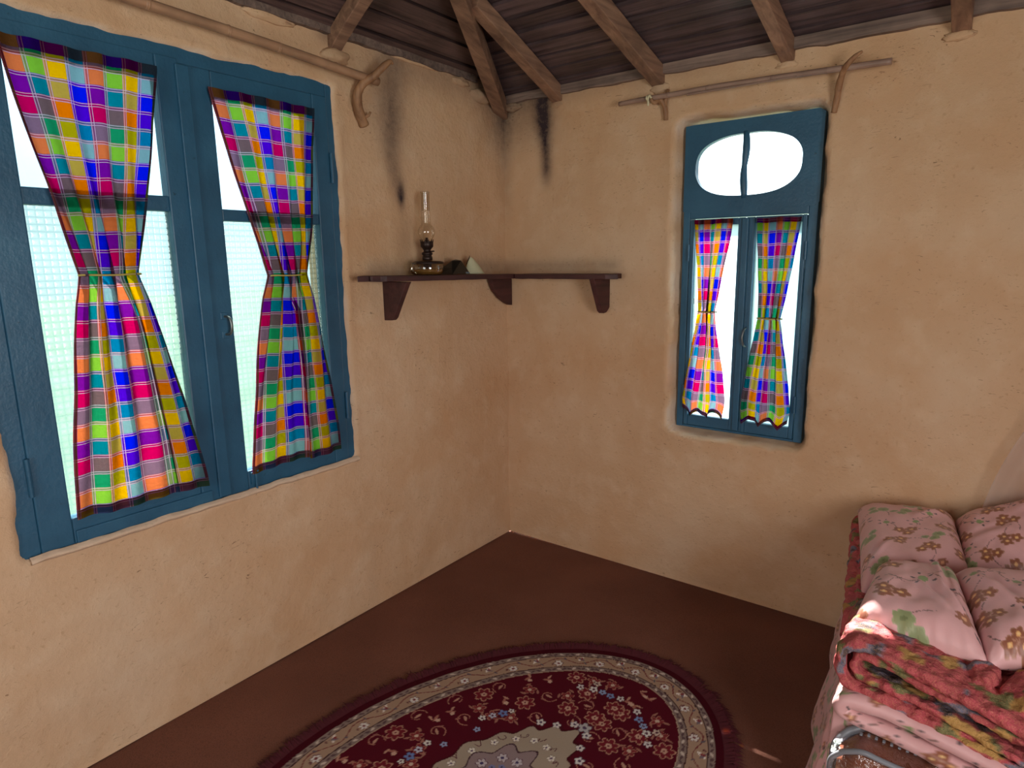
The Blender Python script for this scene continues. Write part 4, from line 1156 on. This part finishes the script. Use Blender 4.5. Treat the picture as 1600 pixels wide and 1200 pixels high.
# pillows  (TL, TR, BR, BL)
pillow([(1.728, -.045, .530), (2.020, -.045, .555), (2.085, -.40, .515), (1.832, -.62, .485)], .12, 'pink floral pillow against the wall at the left rear of the pile', 11, wrinkles=((.55, .35, .95, .15, .010, .05), (.05, .9, .3, .7, .008, .03)))
pillow([(2.035, -.045, .560), (2.30, -.045, .70), (2.34, -.30, .52), (2.085, -.40, .505)], .11, 'pink floral pillow propped highest against the wall at the rear right', 12, wrinkles=((.1, .6, .5, .5, .006, .05), (.6, .95, .95, .7, .010, .04)))
pillow([(1.862, -.555, .53), (2.050, -.50, .545), (2.135, -.885, .515), (1.848, -.865, .500)], .11, 'pink floral pillow at the front left, just behind the folded red quilt', 13, wrinkles=((.72, .05, .75, .55, .014, .05), (.60, .25, .95, .85, .010, .04), (.5, .45, .75, .75, .008, .035)))
pillow([(2.050, -.50, .545), (2.330, -.44, .56), (2.38, -.78, .53), (2.145, -.885, .510)], .12, 'pink floral pillow at the front right above the bunched quilt', 14, wrinkles=((.1, .2, .35, .6, .012, .05), (.4, .8, .9, .55, .008, .05)))
# clear zip bag with a brown blanket inside
bag = empty('storage_bag', (1.86, -1.0, 0)); tag(bag, 'clear plastic zip storage bag with grey piping at the foot of the bedding', 'bag')
s = NT('clear_vinyl'); tr = s.n('BsdfTransparent'); tr.inputs[0].default_value = (.86, .86, .88, 1); gl = s.n('BsdfGlossy'); gl.inputs['Roughness'].default_value = .12
s.l(s.bump(s.noise(s.obj(), 16, 4, .6, 1.0), .9, .02), gl.inputs['Normal']); m_ = s.n('MixShader'); lw = s.n('LayerWeight'); lw.inputs[0].default_value = .4
s.l(s.math('ADD', s.math('MULTIPLY', lw.outputs['Facing'], .3), .13, clamp=True), m_.inputs[0]); s.l(tr.outputs[0], m_.inputs[1]); s.l(gl.outputs[0], m_.inputs[2]); M['vinyl'] = s.done(m_.outputs[0])
def bagshell():
    # closed bulged box: x 1.845..2.55, y -1.16..-.985 , z 0..~.31
    def fn(u, v):
        x = 1.845+.75*u; b_ = math.sin(PI*min(1, max(0, u)))
        # v around profile: back bottom -> up -> top -> front -> bottom
        prof = [(-.80, .005), (-.80, .15), (-.81, .292), (-.985, .297), (-1.04, .298), (-1.085, .288), (-1.125, .20), (-1.135, .10), (-1.12, .005)]
        t = v*(len(prof)-1); i = min(int(t), len(prof)-2); f = t-i; y = prof[i][0]*(1-f)+prof[i+1][0]*f; z = prof[i][1]*(1-f)+prof[i+1][1]*f
        e = sstep(0, .10, u)
        return (x+.0, y*e+(-1.05)*(1-e)*.35+y*(1-e)*.65, (z-.04*max(0, x-2.0))*(.86+.14*e)+.008*n3(u*8, v*6))
    return fn
bf = bagshell()
g_ = grid('clear_cover', 90, 60, bf, M['vinyl']); g_.data.transform(Matrix.Translation((-1.86, 1.0, 0))); g_.parent = bag
M['piping'] = mat_plain('grey_blue_piping', (136, 140, 148), .3)
for nm, vv_, rad in (('piping', 3/8, .011), ('piping', .625, .007)):
    pts = [Vector((1.852, -1.02 if vv_ < .5 else -1.06, .13)), Vector((1.846, -1.015 if vv_ < .5 else -1.07, .22))]+[Vector(bf(u, vv_))+Vector((0, 0, .003)) for u in (.03, .06, .10, .15, .22, .3, .4, .5, .6, .7, .8, .9, 1)]
    b = MB().tube([p-Vector((1.86, -1.0, 0)) for p in smooth_path(pts, 5)], rad, 8); b.build(nm, M['piping'], bag, True)
zp = MB()
for k in range(40):
    u = .08+.9*k/40; p = Vector(bf(u, .46))-Vector((1.86, -1.0, 0)); zp.box((p.x-.003, p.y-.004, p.z), (p.x+.003, p.y+.004, p.z+.004))
zo = zp.build('zip_teeth', M['piping'], bag); zo['kind'] = 'stuff'
def browncol(vs):
    out = []
    for (x, y, z) in vs:
        a = n3(x*9, y*9, z*9); c = (188, 122, 84) if a > .1 else ((150, 84, 56) if a < -.15 else (206, 150, 116)); out.append(lin(c))
    return np.array(out, dtype=np.float32)
def inner(u, v):
    p = Vector(bf(.02+.96*u, v)); c = Vector((p.x, -.965, .15)); q = c+(p-c)*.92; q.z += .010*n3(u*9, v*7)-.006; q.y += .006*n3(u*12, v*9, 4); return (q.x, q.y, max(q.z, .004))
ib = grid('blanket', 120, 80, inner, mat_vcol('brown_plush', .8, 80, .4, .006)); vv = np.empty(len(ib.data.vertices)*3); ib.data.vertices.foreach_get('co', vv); set_colors(ib.data, browncol(vv.reshape(-1, 3)))
tag(ib, 'brown and peach blanket packed inside the clear plastic bag', 'blanket')
# sheer drape on the right
s = NT('sheer_voile'); tr = s.n('BsdfTransparent'); tl = s.n('BsdfTranslucent'); df = s.n('BsdfDiffuse'); tl.inputs[0].default_value = df.inputs[0].default_value = linA((225, 215, 220))
a_ = s.n('MixShader'); a_.inputs[0].default_value = .5; s.l(df.outputs[0], a_.inputs[1]); s.l(tl.outputs[0], a_.inputs[2]); b_ = s.n('MixShader'); b_.inputs[0].default_value = .34; s.l(tr.outputs[0], b_.inputs[1]); s.l(a_.outputs[0], b_.inputs[2]); M['voile'] = s.done(b_.outputs[0])
def voile(u, v):
    z = 2.2-1.75*v; xl_ = 2.62-.50*sstep(.1, .95, v)-.03*v; x = xl_+(3.0-xl_)*u
    return (x, -.045-.018*math.sin(u*46+v*2)-.02*v*math.sin(u*9), z)
vo = grid('sheer_curtain', 160, 60, voile, M['voile']); tag(vo, 'thin white sheer drape hanging at the right edge behind the pillows', 'curtain')
